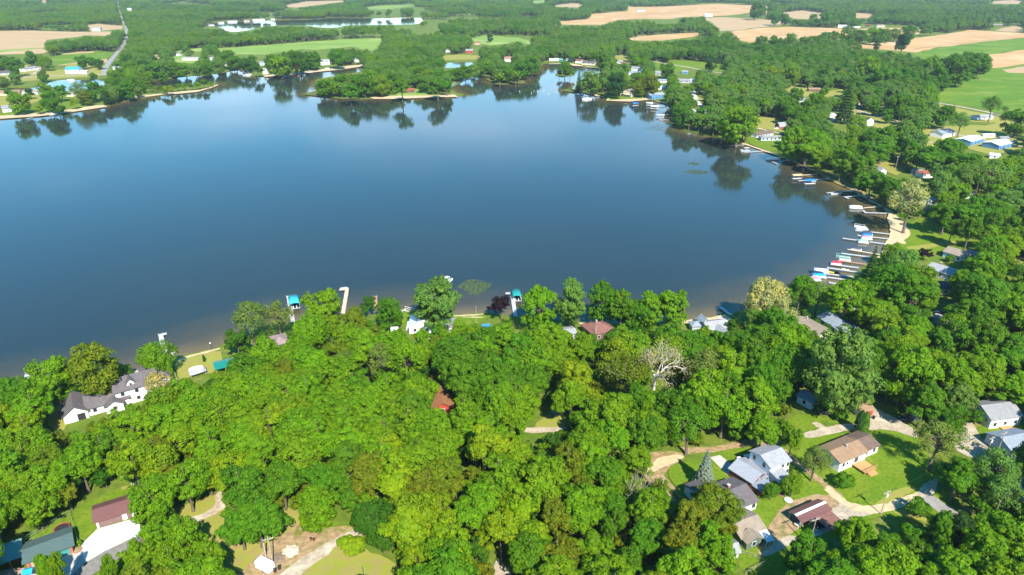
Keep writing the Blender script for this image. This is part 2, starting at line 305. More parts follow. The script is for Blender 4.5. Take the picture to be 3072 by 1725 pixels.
# ------------------------------------------------------------------ fields, far to near
def far_sheets():
    S = lambda n, m, *a, **k: sheet(n, m, pl(*a), far=True, **k)
    S('field', SOIL, 'A3', '0,245 500,205 530,150 920,118 915,55 1000,75 1300,70 1880,40 2420,65 2420,90 2200,140 2000,165 1700,175 1500,182 1400,202 1100,202 820,212 640,266 240,262')
    S('field', SOIL2, 'A3', '1680,190 1950,183 2380,208 2576,222', 'A4', '180,180 360,195 340,215 0,255', 'A3', '2150,322 1900,332 1830,250 1780,220')
    S('field', SOIL, 'A3', '890,425 1050,385 1500,355 1760,350 1620,392 1300,432 1000,432')
    S('field', SOIL, 'A3', '1940,350 2300,300', 'A4', '330,242 660,252 1000,262 1240,250 1550,255 1540,312 1200,300 820,340 560,345 330,350 0,385', 'A3', '2120,432 2060,370')
    S('field', SOIL, 'A4', '800,412 1340,372 1440,350 1700,320 2000,270 2482,300 3300,330 3300,340 2482,342 2170,370 1700,430 1500,477 1320,456 1000,432')
    S('field', CROP2, 'A4', '1470,480 1750,430 2180,370 2482,358 3300,340 3300,430 2482,450 2140,497 1930,505 1600,535')
    S('field', SOIL, 'A4', '2100,505 2482,450 3300,400 3300,560 2482,580 2170,622')
    S('field', CROP2, 'A4', '1720,800 1950,700 2170,622 2482,588 3300,560 3300,1200 2482,1062 2300,1030 2080,980 1700,922')
    S('field', SOIL2, 'A4', '2280,630 2482,600 2900,590 2900,650 2482,660 2350,655')
    for s in ('0,45 100,45 180,72 160,130 0,140', '250,120 480,95 720,125 640,172 430,172', '960,115 1140,130 1080,162 960,162', '2200,10 2400,0 2482,12 2440,36 2200,32', '2200,270 2440,225 2482,290 2300,285'):
        S('field', SOIL2, 'A4', s)
    S('field', SOIL2, 'A2', '80,50 300,10 560,3 600,12 230,57'); S('field', CROP, 'A2', '670,65 860,40 1100,35 1130,42 900,72')
    S('field', SOIL2, 'A2', '2110,48 2300,25 2400,27 2350,57'); S('field', CROP, 'A2', '1990,5 2110,0 2120,18 2020,25')
    S('field', CROP, 'A2', '1520,292 1650,268 1900,285 2020,320 2010,340 1900,312 1700,345 1600,325')
    S('field', CROP, 'A1', '1310,392 1480,365 1640,367 2576,298', 'A2', '870,286 880,310 800,385 640,352 200,395 0,412', 'A1', '2400,352 2200,382 2050,412 1830,442 1700,430 1640,382 1480,392 1320,400')
    S('field', SOIL2, 'A1', '-300,235 0,233 250,232 560,240 870,238 800,272 640,268 560,282 350,302 330,362 0,387 -300,395')
    S('field', SOIL2, 'A1', '-300,400 0,395 330,366 372,380 340,402 0,412'); S('field', CROP, 'A1', '-300,385 0,380 280,362 280,370 0,395 -300,402')
    S('field', SOIL2, 'A1', '650,190 740,180 920,196 930,218 690,238'); S('field', SOIL2, 'A1', '295,0 360,0 360,18 310,20')
    S('field', CROP2, 'A1', '400,430 480,402 720,388 870,396 800,442 780,465 700,470 440,492 350,472'); S('field', SOIL2, 'A1', '480,405 600,392 710,388 720,397 500,412')
    S('field', SOIL2, 'A1', '690,460 800,442 820,470 760,482 500,490 420,495 470,485')
    S('lawn', LAWNY, 'A1', '-200,560 0,545 180,490 290,492 300,545 500,522 500,482 640,480 800,500 830,560 760,575 400,598 200,612 -200,640')
    S('lawn', LAWNY, 'A1', '340,540 496,522 496,578 350,582'); S('lawn', CROP, 'A1', '1290,430 1370,410 1480,460 1470,480 1310,470')
    S('lawn', LAWNY, 'A1', '-100,700 200,700 330,690 300,760 200,790 0,800 -100,820')
    S('lawn', LAWN, 'A1', '-200,860 0,855 300,790 480,740 690,770 700,800 500,830 300,862 0,885 -200,890')
    S('beach', SAND, 'A1', '-200,878 0,876 200,866 460,836 700,800 790,792 800,806 500,850 300,872 0,896 -200,900'); S('beach', SAND, 'A1', '960,730 1100,718 1240,706 1250,716 1100,735 965,756')
    S('beach', SAND, 'A1', '1240,700 1500,680 1640,636 1648,644 1500,694 1250,716')
    S('lawn', LAWNY, 'A2', '1320,420 1440,410 1620,420 1610,450 1320,456'); S('lawn', CROP, 'A2', '1040,690 1170,668 1235,722 1000,740 960,730')
    S('beach', SAND, 'A2', '780,738 960,722 1230,722 1430,712 1430,732 1000,749 800,747'); S('marsh', MARSH, 'A2', '280,712 380,690 560,740 700,742 560,752 400,728')
    S('marsh', MARSH, 'A2', '1400,640 1500,588 1690,560 1930,560 1935,632 1730,642 1670,600 1690,580 1600,580 1500,598 1400,660', clear=False, dry=False)
    S('marsh', MARSH, 'A2', '2240,685 2330,675 2380,690 2330,700'); S('marsh', MARSH, 'A2', '740,500 1000,480 1320,470 1320,530 1000,545 740,545', clear=False, dry=False)
    S('beach', SAND, 'A2', '-20,570 180,552 330,535 560,505 735,488 740,502 562,524 330,550 180,566 0,580')
    S('beach', SAND, 'A2', '2080,478 2300,480 2560,530', 'A3', '620,735 480,714 360,706 300,682 60,674')
    S('lawn', LAWN, 'A3', '560,1010 660,1010 860,1030 960,1040 1130,1020 1150,1060 950,1082 690,1072 715,1046 620,1030')
    S('beach', SAND, 'A3', '440,982 520,985 620,1028 720,1044 690,1074 1130,1050 1200,1078 1360,1110 1350,1095 1160,1060 1120,1066 950,1084 670,1074 705,1048 610,1034')
    S('lawn', LAWNY, 'A3', '780,590 940,600 940,660 800,680'); S('lawn', LAWN, 'A3', '1120,650 1400,690 1560,715 1500,770 1420,770 1200,710')
    S('lawn', LAWN, 'A3', '1380,640 1700,660 1980,690 1970,770 1850,760 1560,715 1400,690'); S('lawn', LAWNY, 'A3', '1280,870 1460,870 1460,900 1300,900')
    S('lawn', LAWNY, 'A3', '1620,1030 1760,1030 1760,1130 1640,1080'); S('lawn', LAWNY, 'A4', '320,775 540,800 560,870 450,890 330,830'); S('lawn', LAWNY, 'A4', '660,840 900,800 860,860 680,880')
    S('lawn', LAWNY, 'A4', '30,1060 210,1060 400,1170 380,1205 60,1160'); S('lawn', LAWN, 'A4', '0,1250 300,1220 290,1290 250,1345 160,1365 0,1310')
    S('lawn', LAWNY, 'A4', '910,985 980,1010 1340,1105 1320,1200 1110,1150 960,1030'); S('lawn', LAWNY, 'A4', '1130,910 1260,940 1260,990 1180,970')
    S('lawn', LAWNY, 'A4', '1580,1180 1680,1160 1900,1130 2130,1140 2300,1090 2482,1130 2482,1200 2260,1190 2482,1270 2482,1370 2160,1400 1940,1330 1560,1350'); S('lawn', LAWNY, 'A4', '1700,940 2030,1010 2340,1070 2300,1110 2050,1110 1700,1010')
    S('lawn', LAWNY, 'A5', '1220,240 1480,260 1500,340 1420,370 1250,290')
far_sheets()
R_ = lambda n, m, wd, *a, **k: strip(n, m, pl(*a), wd, **k)
TRK = mat('tractor_line', (.30, .19, .10), (.26, .17, .09), .05, .95, spec=.05)
for q in ('1080,152 1300,138 1500,112 1750,92 1950,86', '1000,165 1250,150 1400,132 1600,120', '1650,150 1850,130 2050,108 2300,92', '700,238 1000,200 1250,185'): R_('path', TRK, 4, 'A3', q, far=True, clear=False)
for q in ('120,330 500,300 900,285 1300,275', '1500,440 1900,395 2300,345 2482,338', '1900,300 2150,310 2482,312'): R_('path', TRK, 3, 'A4', q, far=True, clear=False)
R_('road', ROADG, 7, 'A1', '883,-40 888,25 915,130 955,210 962,270 940,330 900,380 800,500 785,562', far=True)
R_('road', GRAVEL, 7, 'A1', '-100,590 200,588 500,570 785,565 890,572', far=True); R_('road', GRAVEL, 6, 'A1', '160,575 260,560 300,530 290,500', far=True)
R_('road', GRAVEL, 6, 'A3', '890,408 1100,372 1500,345 1900,330 2576,268', 'A4', '330,232 420,208 560,212 700,225', far=True)
R_('road', GRAVEL, 5, 'A3', '770,592 950,612 1100,640 1400,692 1560,718 1760,760 1950,785', far=True)
R_('road', GRAVEL, 5, 'A4', '1690,930 1900,965 2100,1005 2360,1062 2482,1090', far=True)
R_('road', GRAVEL, 5, 'A4', '910,975 1100,1040 1340,1100 1500,1125 1700,1170 1760,1178', far=True); R_('road', GRAVEL, 4, 'A4', '1850,1215 2100,1260 2300,1310 2482,1330', far=True)
R_('driveway', GRAVEL, 4, 'A4', '70,1160 150,1180 300,1212', far=True); R_('driveway', GRAVEL, 3.5, 'A4', '1490,1285 1560,1275 1760,1310', far=True)
R_('driveway', CONC, 5, 'A3', '1610,950 1640,1050 1700,1140 1760,1140', far=True)
R_('path', SAND, 3, 'A5', '80,85 290,155 480,228 600,275 690,320', jit=.6)
R_('path', DIRT, 2.2, 'A5', '760,340 830,396 960,455 1040,490 1130,520', jit=.6)
# ------------------------------------------------------------------ the beach at the east end and its lawn
S = lambda n, m, *a, **k: sheet(n, m, pl(*a), **k)
S('lawn', LAWN, 'A5', '1480,800 1650,730 1800,800 1900,870 2060,920 2220,950 2100,1010 2000,990 1840,980 1740,1060 1600,1120 1400,1090 1340,1040 1420,970 1500,930')
S('lawn', LAWNY, 'A5', '1500,985 1700,960 1900,930 1990,940 1800,975 1640,1010 1520,1005')
S('beach', SAND, 'A5', '1290,640 1350,650 1420,720 1500,790 1535,850 1530,890 1480,925 1500,945 1490,962 1420,950 1390,990 1290,1060 1230,1110 1170,1130 1250,1072 1292,1048 1312,954 1346,914 1361,870 1356,790 1330,750 1352,700')
S('path', SAND, 'A5', '1000,480 1120,530 1200,580 1300,630 1290,642 1190,596 1040,502', jit=.4)
R_('path', DIRT, 3, 'A5', '820,330 980,430 1100,500 1250,590', jit=.5, clear=False)
# near shore sand and grass
S('beach', SAND, 'B1', '1080,945 1140,910 1260,885 1270,915 1180,945 1100,975'); S('lawn', LAWNY, 'B1', '1515,820 1600,788 1900,716 1935,790 1870,925 1720,935 1560,990 1530,930')
S('lawn', LAWNY, 'B1', '385,1360 480,1200 560,1210 575,1400 540,1446 500,1440'); S('lawn', LAWN, 'B1', '660,1110 870,1070 970,1060 960,1090 760,1140')
S('beach', SAND, 'B1', '1530,812 1600,780 1910,705 1910,720 1600,795 1540,825', clear=False)
S('lawn', LAWNY, 'B2', '540,550 640,518 655,575 560,605'); S('lawn', LAWN, 'B2', '1440,520 1490,460 1560,450 1700,500 1880,495 2180,470 2200,500 2110,570 1920,590 1500,580')
S('beach', SAND, 'B2', '1870,482 2000,478 2180,463 2185,474 2000,490 1875,492'); S('path', SAND, 'B2', '1940,497 2170,490 2165,503 2090,502', jit=.2); S('beach', SAND, 'B2', '540,548 640,515 645,526 550,556')
S('lawn', LAWN, 'B3', '840,580 960,520 1080,505 1080,570 1060,610 900,610'); S('beach', SAND, 'B3', '940,484 1110,490 1110,500 940,498'); S('beach', SAND, 'B3', '1830,500 1850,470 2150,438 2230,420 2290,440 2314,480 2314,545 2180,470 2100,462')
S('lawn', LAWN, 'B3', '1840,508 2050,482 2160,470 2230,515 2130,545 1960,545'); S('driveway', CONC, 'B4', '130,450 165,450 270,515 290,525 240,530', jit=.15); S('driveway', GRAVEL, 'B4', '230,520 300,520 410,620 330,610')
S('driveway', GRAVEL, 'B4', '1110,640 1140,615 1230,590 1210,620 1170,645')
S('driveway', ASPH, 'B4', '1850,420 1950,400 2040,520 2010,560 1940,500'); S('road', ROADG, 'A5', '2360,1210 2520,1130 2620,1100 2620,1160 2450,1240'); S('lawn', LAWNY, 'A5', '2390,1120 2500,1060 2530,1120 2420,1180')
S('lawn', LAWN, 'B4', '700,1240 960,1225 985,1310 830,1375 700,1330'); S('lawn', LAWN, 'B4', '930,1260 1040,1240 1220,1230 1250,1290 1100,1310 980,1290')
S('lawn', LAWN, 'B4', '2160,1150 2250,1060 2576,1000 2800,1050 2576,1220 2400,1180 2200,1190', clear=False)
# south-east clearing
S('lawn', LAWN, 'C4', '60,420 420,330 640,340 700,400 830,250 1060,260 1240,280 1440,230 1700,250 1800,420 1900,560 1880,700 1980,800 2050,900 1900,950 1600,960 1380,900 1100,1090 830,1180 520,1290 420,1300 330,1380 280,1290 300,1100 200,900 60,640')
S('lawn', LAWNY, 'C4', '1480,760 1600,700 1720,690 1700,720 1560,800 1400,850 1380,835'); S('lawn', LAWNY, 'C4', '1530,890 1640,850 1850,890 1820,980 1700,950 1560,915')
S('lawn', LAWN, 'C4', '2180,250 2230,200 2330,240 2560,180 2576,280 2320,380 2240,330'); S('lawn', LAWN, 'C4', '400,1320 540,1250 700,1190 850,1230 830,1391 500,1450 330,1391')
S('road', GRAVEL, 'C4', '820,262 1000,215 1230,185 1330,170 1300,90 1380,60 1500,120 1580,160 1700,230 1760,280 1720,305 1600,262 1480,238 1330,238 1200,240 1000,285 830,308')
S('road', GRAVEL, 'C4', '2090,160 2160,170 2230,290 2310,370 2576,290 2700,250 2700,330 2380,425 2270,490 2080,440 1980,330 2020,270 2080,240', clear=True)
S('road', ROADG, 'C4', '2300,372 2576,270 2800,190 2800,290 2576,380 2370,440 2290,440')
R_('driveway', GRAVEL, 2.2, 'C4', '905,180 960,215 1010,240'); S('road', DIRT, 'C4', '-180,370 60,390 350,315 540,300 660,330 600,370 420,360 150,415 0,425 -100,440')
S('driveway', CONC, 'C4', '80,460 155,440 285,535 260,560 225,605', jit=0)
R_('path', DIRT, 2.2, 'C4', '660,400 760,500 900,600 1020,700 1110,770', clear=False)
S('driveway', DIRT, 'C4', '520,1090 560,960 640,860 720,800 880,760 910,750 960,760 1080,750 1130,790 1100,850 1040,870 900,920 700,1090 640,1180 520,1250 470,1250 450,1200')
S('driveway', GRAVEL, 'C4', '840,1060 1040,880 1110,830 1130,790 1250,850 1390,870 1400,910 1250,930 1130,990 1000,1070 860,1110'); S('driveway', GRAVEL, 'C4', '470,1220 560,1150 700,1080 800,1090 700,1160 560,1230 480,1255')
for q in ('1010,690 1100,770 1180,830 1320,865 1480,850 1650,775 1780,740', '1000,710 1090,795 1180,855 1320,890 1500,880 1670,810 1800,760'): R_('path', SAND, 1.3, 'C4', q)
S('road', GRAVEL, 'C4', '1700,740 1800,650 1900,620 1900,660 1860,740 1830,790 1760,790'); R_('road', ROADG, 4.2, 'C4', '1790,770 1900,850 2050,940 2180,1030 2400,1190', jit=.1)
# track and clearing in the middle
S('lawn', LAWNY, 'B3', '585,1420 600,1350 700,1300 745,1190 820,1260 870,1320 880,1400 700,1420'); S('path', GRAVEL, 'B3', '300,1420 585,1395 700,1400 870,1385 870,1420 700,1440 590,1446 300,1440')
S('road', DIRT, 'C3', '1560,410 1600,388 1860,380 1910,450 1760,505 1730,560 1660,610 1640,670 1560,640 1540,560'); S('path', SAND, 'C3', '1590,450 1850,400 1890,440 1600,560 1560,600', clear=False)
for q in ('1690,590 1760,670 1870,780', '1660,640 1720,720 1800,810'): R_('path', DIRT, 1.2, 'C3', q, clear=False)
S('lawn', LAWN, 'C3', '1740,560 1760,505 1930,455 2110,470 2260,600 2130,650 1960,640 1880,790 1840,740')
# south-west
S('lawn', LAWN, 'C1', '-100,1330 0,1270 190,1190 610,900 820,790 1150,650 1190,700 1200,860 1240,960 1230,1010 860,1050 700,1190 640,1190 400,1250 200,1350 0,1400'); S('lawn', LAWNY, 'C1', '1040,690 1150,670 1180,700 1060,720')
S('driveway', CONCW, 'C1', '848,1052 1195,955 1212,1005 1225,1105 1110,1150 920,1240 740,1347 700,1195', jit=0); S('driveway', ASPH, 'C1', '740,1349 920,1242 1110,1152 1225,1107 1240,1150 1100,1250 1050,1300 820,1446 620,1530 560,1520 640,1446', jit=.1)
S('driveway', CONC, 'C1', '235,1405 640,1255 700,1200 738,1345 636,1446 560,1520 200,1560 60,1520', jit=0); S('driveway', mat('paver', (.42, .28, .19), (.30, .19, .13), 2, .9), 'C1', '-60,1440 0,1410 230,1380 260,1446 200,1520 -60,1520', jit=.1)
S('lawn', LAWNY, 'C1', '1240,960 1500,880 1930,720 1960,860 1940,1000 1920,1180 2314,1150 2314,1520 1900,1520 1960,1260 1740,1150 1560,1080 1250,1010'); S('lawn', LAWN, 'C1', '820,1446 1060,1300 1150,1270 1100,1520 760,1520', clear=False)
S('path', GRAVEL, 'C1', '1420,1020 1480,1018 1640,960 1800,910 1880,840 1870,780 1900,710 1940,715 1920,800 1960,850 1930,890 1830,945 1700,1000 1600,1050 1490,1040')
S('lawn', LAWNY, 'C2', '-40,1250 200,1175 400,1140 400,900 540,845 600,1000 660,1060 1060,1010 1140,1100 1150,1250 1300,1290 1450,1370 1440,1520 -40,1520'); S('driveway', DIRT, 'C2', '-40,1446 130,1380 300,1180 430,1100 520,1060 560,1010 620,1060 1040,1030 1040,1050 700,1240 470,1380 400,1520 -60,1520')
S('road', GRAVEL, 'C2', '1070,1035 1120,1060 1130,1095 1010,1140 910,1190 800,1290 640,1400 520,1520 330,1520 480,1380 700,1240 900,1120')
S('lawn', LAWN, 'C2', '600,1010 680,1040 880,980 1060,1000 900,1020 700,1090 620,1060', clear=False)
R_('road', GRAVEL, 4, 'C3', '-10,850 40,870', clear=True); S('driveway', GRAVEL, 'C3', '240,1340 280,1320 390,1446 420,1520 250,1520')
# other open views between the crowns (image outlines only: roofs and docks that must stay visible)
def view(*a): CLEAR.append(pl(*a))
CLEAR += [LAKE, LPOND, POND, LAKE2]
view('B2', '1480,450 1620,425 1735,500 1730,575 1530,585 1500,520'); view('B2', '1790,540 1850,520 1930,545 1930,590 1790,580'); view('B2', '350,710 420,685 485,695 480,740 380,770'); view('B2', '1370,595 1425,595 1430,675 1375,670')
view('B2', '1630,680 1725,680 1715,780 1640,775'); view('B2', '1715,1190 1800,1155 1920,1210 1930,1280 1840,1290 1740,1290'); view('B3', '1070,560 1190,490 1290,560 1160,620 1110,650'); view('B3', '835,560 950,560 940,620 880,620')
view('B3', '1950,500 2250,500 2260,560 2200,640 2120,600 2080,545'); view('B4', '715,480 790,455 1000,570 870,600 740,530'); view('B4', '900,400 1080,420 1200,550 1090,610 980,510'); view('B4', '1785,50 1900,25 2040,90 2010,150 1990,250 1880,285 1840,250'); view('B4', '1850,290 1990,270 2045,520 1960,520 1840,470')
view('B4', '690,1060 800,1000 850,1100 850,1170'); view('B4', '1210,1160 1290,1140 1380,1180 1480,1180 1740,1230 1720,1300 1220,1270'); view('B4', '1420,330 1500,330 1520,430 1420,420'); view('A5', '1815,1030 1890,970 2020,985 2150,1000 2140,1040 1990,1090 1960,1130 1820,1085')
view('A5', '1240,280 1500,280 1480,330 1420,400 1340,395 1240,365'); view('A5', '1530,310 1745,325 1730,385 1620,395'); view('A5', '1640,590 1780,575 1775,605 1640,645'); view('A5', '1720,640 1810,615 1790,690'); view('A5', '1970,490 2135,500 2110,565 1985,560'); view('A5', '2440,820 2560,800 2560,870 2480,860')
view('A4', '680,1090 720,1000 800,1010 920,1040 960,1030 1118,1040 1112,1145 1080,1130 900,1125'); view('A4', '60,1180 150,1170 310,1210 290,1285 100,1270'); view('A4', '230,1095 360,1090 360,1165 210,1175'); view('A4', '900,900 1010,905 1020,960 920,940'); view('A4', '280,720 395,735 400,765 290,760'); view('A4', '530,790 650,790 645,835 540,830'); view('A4', '440,885 510,885 500,925 450,920')
view('A4', '2160,1370 2250,1370 2250,1440 2160,1430'); view('A4', '800,215 890,220 880,250 790,250'); view('A4', '1140,210 1225,215 1220,245 1140,245'); view('A4', '2200,200 2285,205 2285,235 2200,232')
view('A3', '850,1020 920,935 1035,930 975,1035 870,1035'); view('A3', '1145,1000 1310,965 1315,1055 1190,1065 1150,1050'); view('A3', '920,700 1065,700 1070,800 920,800'); view('A3', '1205,730 1290,730 1270,810 1210,800'); view('A3', '1495,740 1565,730 1560,790 1500,785'); view('A3', '1230,835 1340,830 1340,885 1250,880'); view('A3', '1455,810 1570,805 1660,845 1640,880 1470,890')
view('A3', '1235,905 1340,905 1350,960 1240,955'); view('A3', '1600,1150 1650,1140 1645,1230 1595,1230'); view('A3', '1970,1200 2090,1165 2090,1200'); view('A3', '80,610 330,610 330,680 60,670'); view('A3', '350,625 580,620 690,740 480,712 350,690'); view('A3', '795,620 920,650 900,690 800,670'); view('A3', '1020,95 1110,95 1105,125 1020,120'); view('A3', '1740,140 1830,140 1825,180 1740,175')
view('A1', '-50,520 80,510 80,580 -50,585'); view('A1', '180,490 300,485 300,545 190,545'); view('A1', '490,480 605,475 670,555 490,560'); view('A1', '845,450 940,450 935,530 850,535'); view('A1', '-50,680 300,670 310,740 -50,730'); view('A1', '15,780 110,760 120,850 30,850'); view('A1', '1365,425 1500,420 1500,460 1370,458'); view('A1', '1560,425 1620,420 1615,465 1560,465'); view('A1', '1160,410 1205,410 1205,445 1160,445')
view('A1', '1800,510 1900,510 2010,470 2020,570 1880,560'); view('A1', '2225,475 2300,475 2295,540 2225,540'); view('A1', '2415,430 2500,430 2500,495 2415,495'); view('A1', '1575,165 2130,130 2130,155 1580,200'); view('A1', '940,45 1005,65 1000,85 950,75'); view('A1', '1690,455 1720,455 1720,495 1690,495')
view('A2', '640,430 700,430 700,470 640,470'); view('A2', '1340,370 1380,365 1380,395 1345,395'); view('A2', '1500,365 1560,360 1560,400 1500,400'); view('A2', '1785,410 1860,410 1850,465 1790,465'); view('A2', '1035,650 1130,650 1130,705 1040,705'); view('A2', '1560,310 1620,310 1610,340 1565,340')
view('B3', '1540,860 1640,800 1760,860 1800,1020 1700,1120 1560,1120'); view('B3', '1190,880 1260,900 1400,1060 1360,1120 1300,1080 1190,980')
view('B1', '555,1300 650,1110 970,1060 1090,980 1190,920 1290,890 1420,930 1430,975 1240,1050 1230,1130 1200,1185 1130,1165 930,1220 790,1325 690,1345 570,1395')
view('A5', '1210,230 1500,250 1540,320 1740,330 1740,385 1600,405 1480,370 1350,395 1250,370'); view('A5', '2370,1200 2522,1130 2522,1200 2440,1230')
view('C4', '1680,240 1880,220 1980,330 1950,480 1880,560 1780,440')
# ------------------------------------------------------------------ buildings
WL = {'white': mat('siding_white', (.80, .79, .76), (.72, .71, .68), .6, .6), 'cream': mat('siding_cream', (.70, .62, .46), (.62, .54, .40), .6, .6), 'blue': mat('siding_blue', (.10, .25, .42), (.085, .21, .36), .6, .6), 'paleblue': mat('siding_pale_blue', (.46, .56, .62), (.40, .50, .56), .6, .6),
 'maroon': mat('siding_maroon', (.16, .035, .04), (.12, .028, .03), .6, .6), 'green': mat('siding_green', (.11, .15, .12), (.085, .12, .095), .6, .6), 'grey': mat('siding_grey', (.40, .41, .41), (.34, .35, .35), .6, .6), 'red': mat('siding_red', (.38, .055, .035), (.30, .045, .03), .6, .6), 'tan': mat('siding_tan', (.45, .35, .24), (.38, .29, .20), .6, .6), 'brown': mat('siding_brown', (.17, .10, .065), (.13, .08, .05), .6, .6), 'teal': mat('siding_teal', (.06, .27, .25), (.05, .23, .21), .6, .6)}
def shingle(n, c): return mat('shingle_'+n, c, tuple(v*.78 for v in c), .9, .9, c3=tuple(v*.9+.01 for v in c), scale3=6, spec=.1)
def metal(n, c): return mat('metal_roof_'+n, c, tuple(v*.88 for v in c), .35, .38, spec=.5, stretch=(1, 6, 1))
RF = {'brown': shingle('brown', (.15, .105, .08)), 'tan': shingle('tan', (.27, .175, .105)), 'grey': shingle('grey', (.24, .24, .24)), 'lgrey': shingle('light_grey', (.29, .295, .30)), 'dark': shingle('dark', (.105, .095, .10)), 'slate': shingle('slate', (.125, .110, .110)), 'purple': shingle('purple', (.26, .20, .19)), 'orange': shingle('orange', (.27, .125, .06)), 'red': shingle('red', (.27, .09, .06)), 'bgrey': shingle('blue_grey', (.23, .27, .31)), 'taupe': shingle('taupe', (.27, .22, .165)), 'black': shingle('black', (.055, .055, .06)), 'choc': shingle('chocolate', (.20, .10, .08)),
 'mbrown': metal('brown', (.15, .068, .058)), 'mgrey': metal('grey', (.29, .30, .32)), 'mteal': metal('teal', (.01, .17, .14)), 'mgreen': metal('green', (.075, .115, .105)), 'mturq': metal('turquoise', (.16, .30, .26)), 'pale': metal('pale', (.55, .57, .6)), 'mwhite': metal('white', (.74, .76, .78)), 'mblue': metal('blue', (.05, .30, .62)), 'mred': metal('red', (.55, .05, .06)), 'mpgreen': metal('pale_green', (.16, .40, .33))}
GLASS = mat('window_glass', (.02, .025, .03), (.03, .035, .04), 1, .08, spec=.8); FRAME = mat('window_frame', (.75, .74, .72), (.70, .69, .67), 2, .5); WOOD = mat('wood', (.47, .27, .11), (.36, .20, .08), 2, .7, stretch=(1, 8, 1)); GREYWOOD = mat('grey_wood', (.40, .37, .32), (.30, .27, .23), 2, .8, stretch=(1, 8, 1)); BRICK = mat('brick', (.34, .15, .10), (.26, .11, .075), 3, .85)
STEEL = mat('steel', (.45, .46, .47), (.38, .39, .40), 2, .45, spec=.6, metal=.3); WHITEP = mat('white_paint', (.82, .82, .80), (.76, .76, .74), 2, .5); RUBBER = mat('rubber', (.02, .02, .02), (.03, .03, .03), 3, .8); BLACKP = mat('black_plastic', (.025, .025, .028), (.035, .035, .035), 3, .5)
WINM = {}
def window(e, x, y, z, w_, h, ang, far=False, nm='window'):
    k = (round(w_, 1), round(h, 1), far)
    if k not in WINM:
        f = MB().box(-w_/2-.09, w_/2+.09, -.05, .06, -h/2-.09, h/2+.09).mesh('window'); f.materials.append(FRAME)
        p = MB().box(-w_/2, w_/2, -.075, .02, -h/2, h/2).mesh('pane'); p.materials.append(GLASS); WINM[k] = (f, p)
    f, p = WINM[k]; o = mesh_obj(nm, p if far else f, None, e); o.location = (x, y, z); o.rotation_euler = (0, 0, ang)
    if not far: mesh_obj('pane', p, None, o)
    return o
def roofshape(L, W, hw, rise, typ, ridge, oh, t=.22):
    """roof mesh over a box 0..L x 0..W"""
    mb = MB()
    if typ == 'hip':
        q = W/2+oh if L >= W else L/2+oh; z0, z1 = hw-.05, hw+rise
        r0, r1 = ((q-oh, W/2), (L-q+oh, W/2)) if L >= W else ((L/2, q-oh), (L/2, W-q+oh))
        if abs(r0[0]-r1[0])+abs(r0[1]-r1[1]) < .3: r1 = (r0[0]+.15, r0[1]+.1)
        vs = [(-oh, -oh), (L+oh, -oh), (L+oh, W+oh), (-oh, W+oh)]
        mb.v = [(x, y, z0) for x, y in vs]+[(x, y, z0+.16) for x, y in vs]+[(*r0, z1), (*r1, z1)]
        mb.f = [(3, 2, 1, 0), (0, 1, 5, 4), (1, 2, 6, 5), (2, 3, 7, 6), (3, 0, 4, 7)] + ([(4, 5, 9, 8), (5, 6, 9), (6, 7, 8, 9), (7, 4, 8)] if L >= W else [(4, 5, 8), (5, 6, 9, 8), (6, 7, 9), (7, 4, 8, 9)])
        return mb
    if typ == 'shed':     # high at the back
        mb.prism([(-oh, hw-.02), (W+oh, hw+rise), (W+oh, hw+rise+t), (-oh, hw-.02+t)], -oh, L+oh, 'x'); return mb
    S = W if ridge == 'x' else L; a0, a1 = -oh, (L if ridge == 'x' else W)+oh; k = rise/(S/2)
    if typ == 'gambrel': top = [(-oh, hw-oh*1.6), (S*.14, hw+rise*.62), (S/2, hw+rise), (S*.86, hw+rise*.62), (S+oh, hw-oh*1.6)]
    else: top = [(-oh, hw-oh*k), (S/2, hw+rise), (S+oh, hw-oh*k)]
    prof = top + [(p, z+t) for p, z in reversed(top)]
    return mb.prism(prof, a0, a1, ridge)
def wallshape(L, W, hw, rise, typ, ridge):
    mb = MB()
    if typ in ('hip', 'flat'): return mb.box(0, L, 0, W, -.3, hw-.06)
    if typ == 'shed': return mb.prism([(0, -.3), (W, -.3), (W, hw+rise-.04), (0, hw-.04)], 0, L, 'x')
    S = W if ridge == 'x' else L
    top = [(S, hw-.03), (S/2, hw+rise-.04), (0, hw-.03)] if typ != 'gambrel' else [(S, hw-.05), (S*.86, hw+rise*.62-.05), (S/2, hw+rise-.05), (S*.14, hw+rise*.62-.05), (0, hw-.05)]
    return mb.prism([(0, -.3), (S, -.3)]+top, 0, L if ridge == 'x' else W, ridge)
def block(e, x0, y0, L, W, hw, rise, wall, roof, typ='gable', ridge='x', oh=.4, win='flr', far=False, z0=0., winh=1.15, gap=3.1):
    o = wallshape(L, W, hw, rise, typ, ridge).build('wall', WL[wall], e); o.location = (x0, y0, z0)
    if typ != 'flat':
        r = roofshape(L, W, hw, rise, typ, ridge, oh).build('roof', RF[roof], e); r.location = (x0, y0, z0)
    for f in win:
        ln = L if f in 'fb' else W; n = max(1, int(ln/gap))
        for fl in range(2 if hw > 4.4 else 1):
            for i in range(n):
                s = ln*(i+.5)/n; z = z0 + (1.45 if fl == 0 else hw-1.25)
                x, y, a = {'f': (s, 0, 0), 'b': (s, W, pi), 'l': (0, s, -pi/2), 'r': (L, s, pi/2)}[f]; window(e, x0+x, y0+y, z, 1.0, winh, a, far)
    return e
def door(e, x, y, w_, h, m, ang=0, nm='door', knob=True, z=0.):
    o = MB().box(-w_/2, w_/2, -.07, .05, .02, h).build(nm, m, e); o.location = (x, y, z); o.rotation_euler = (0, 0, ang)
    if knob: MB().box(w_/2-.2, w_/2-.12, -.12, -.068, 1., 1.1).build('handle', STEEL, o)
    return o
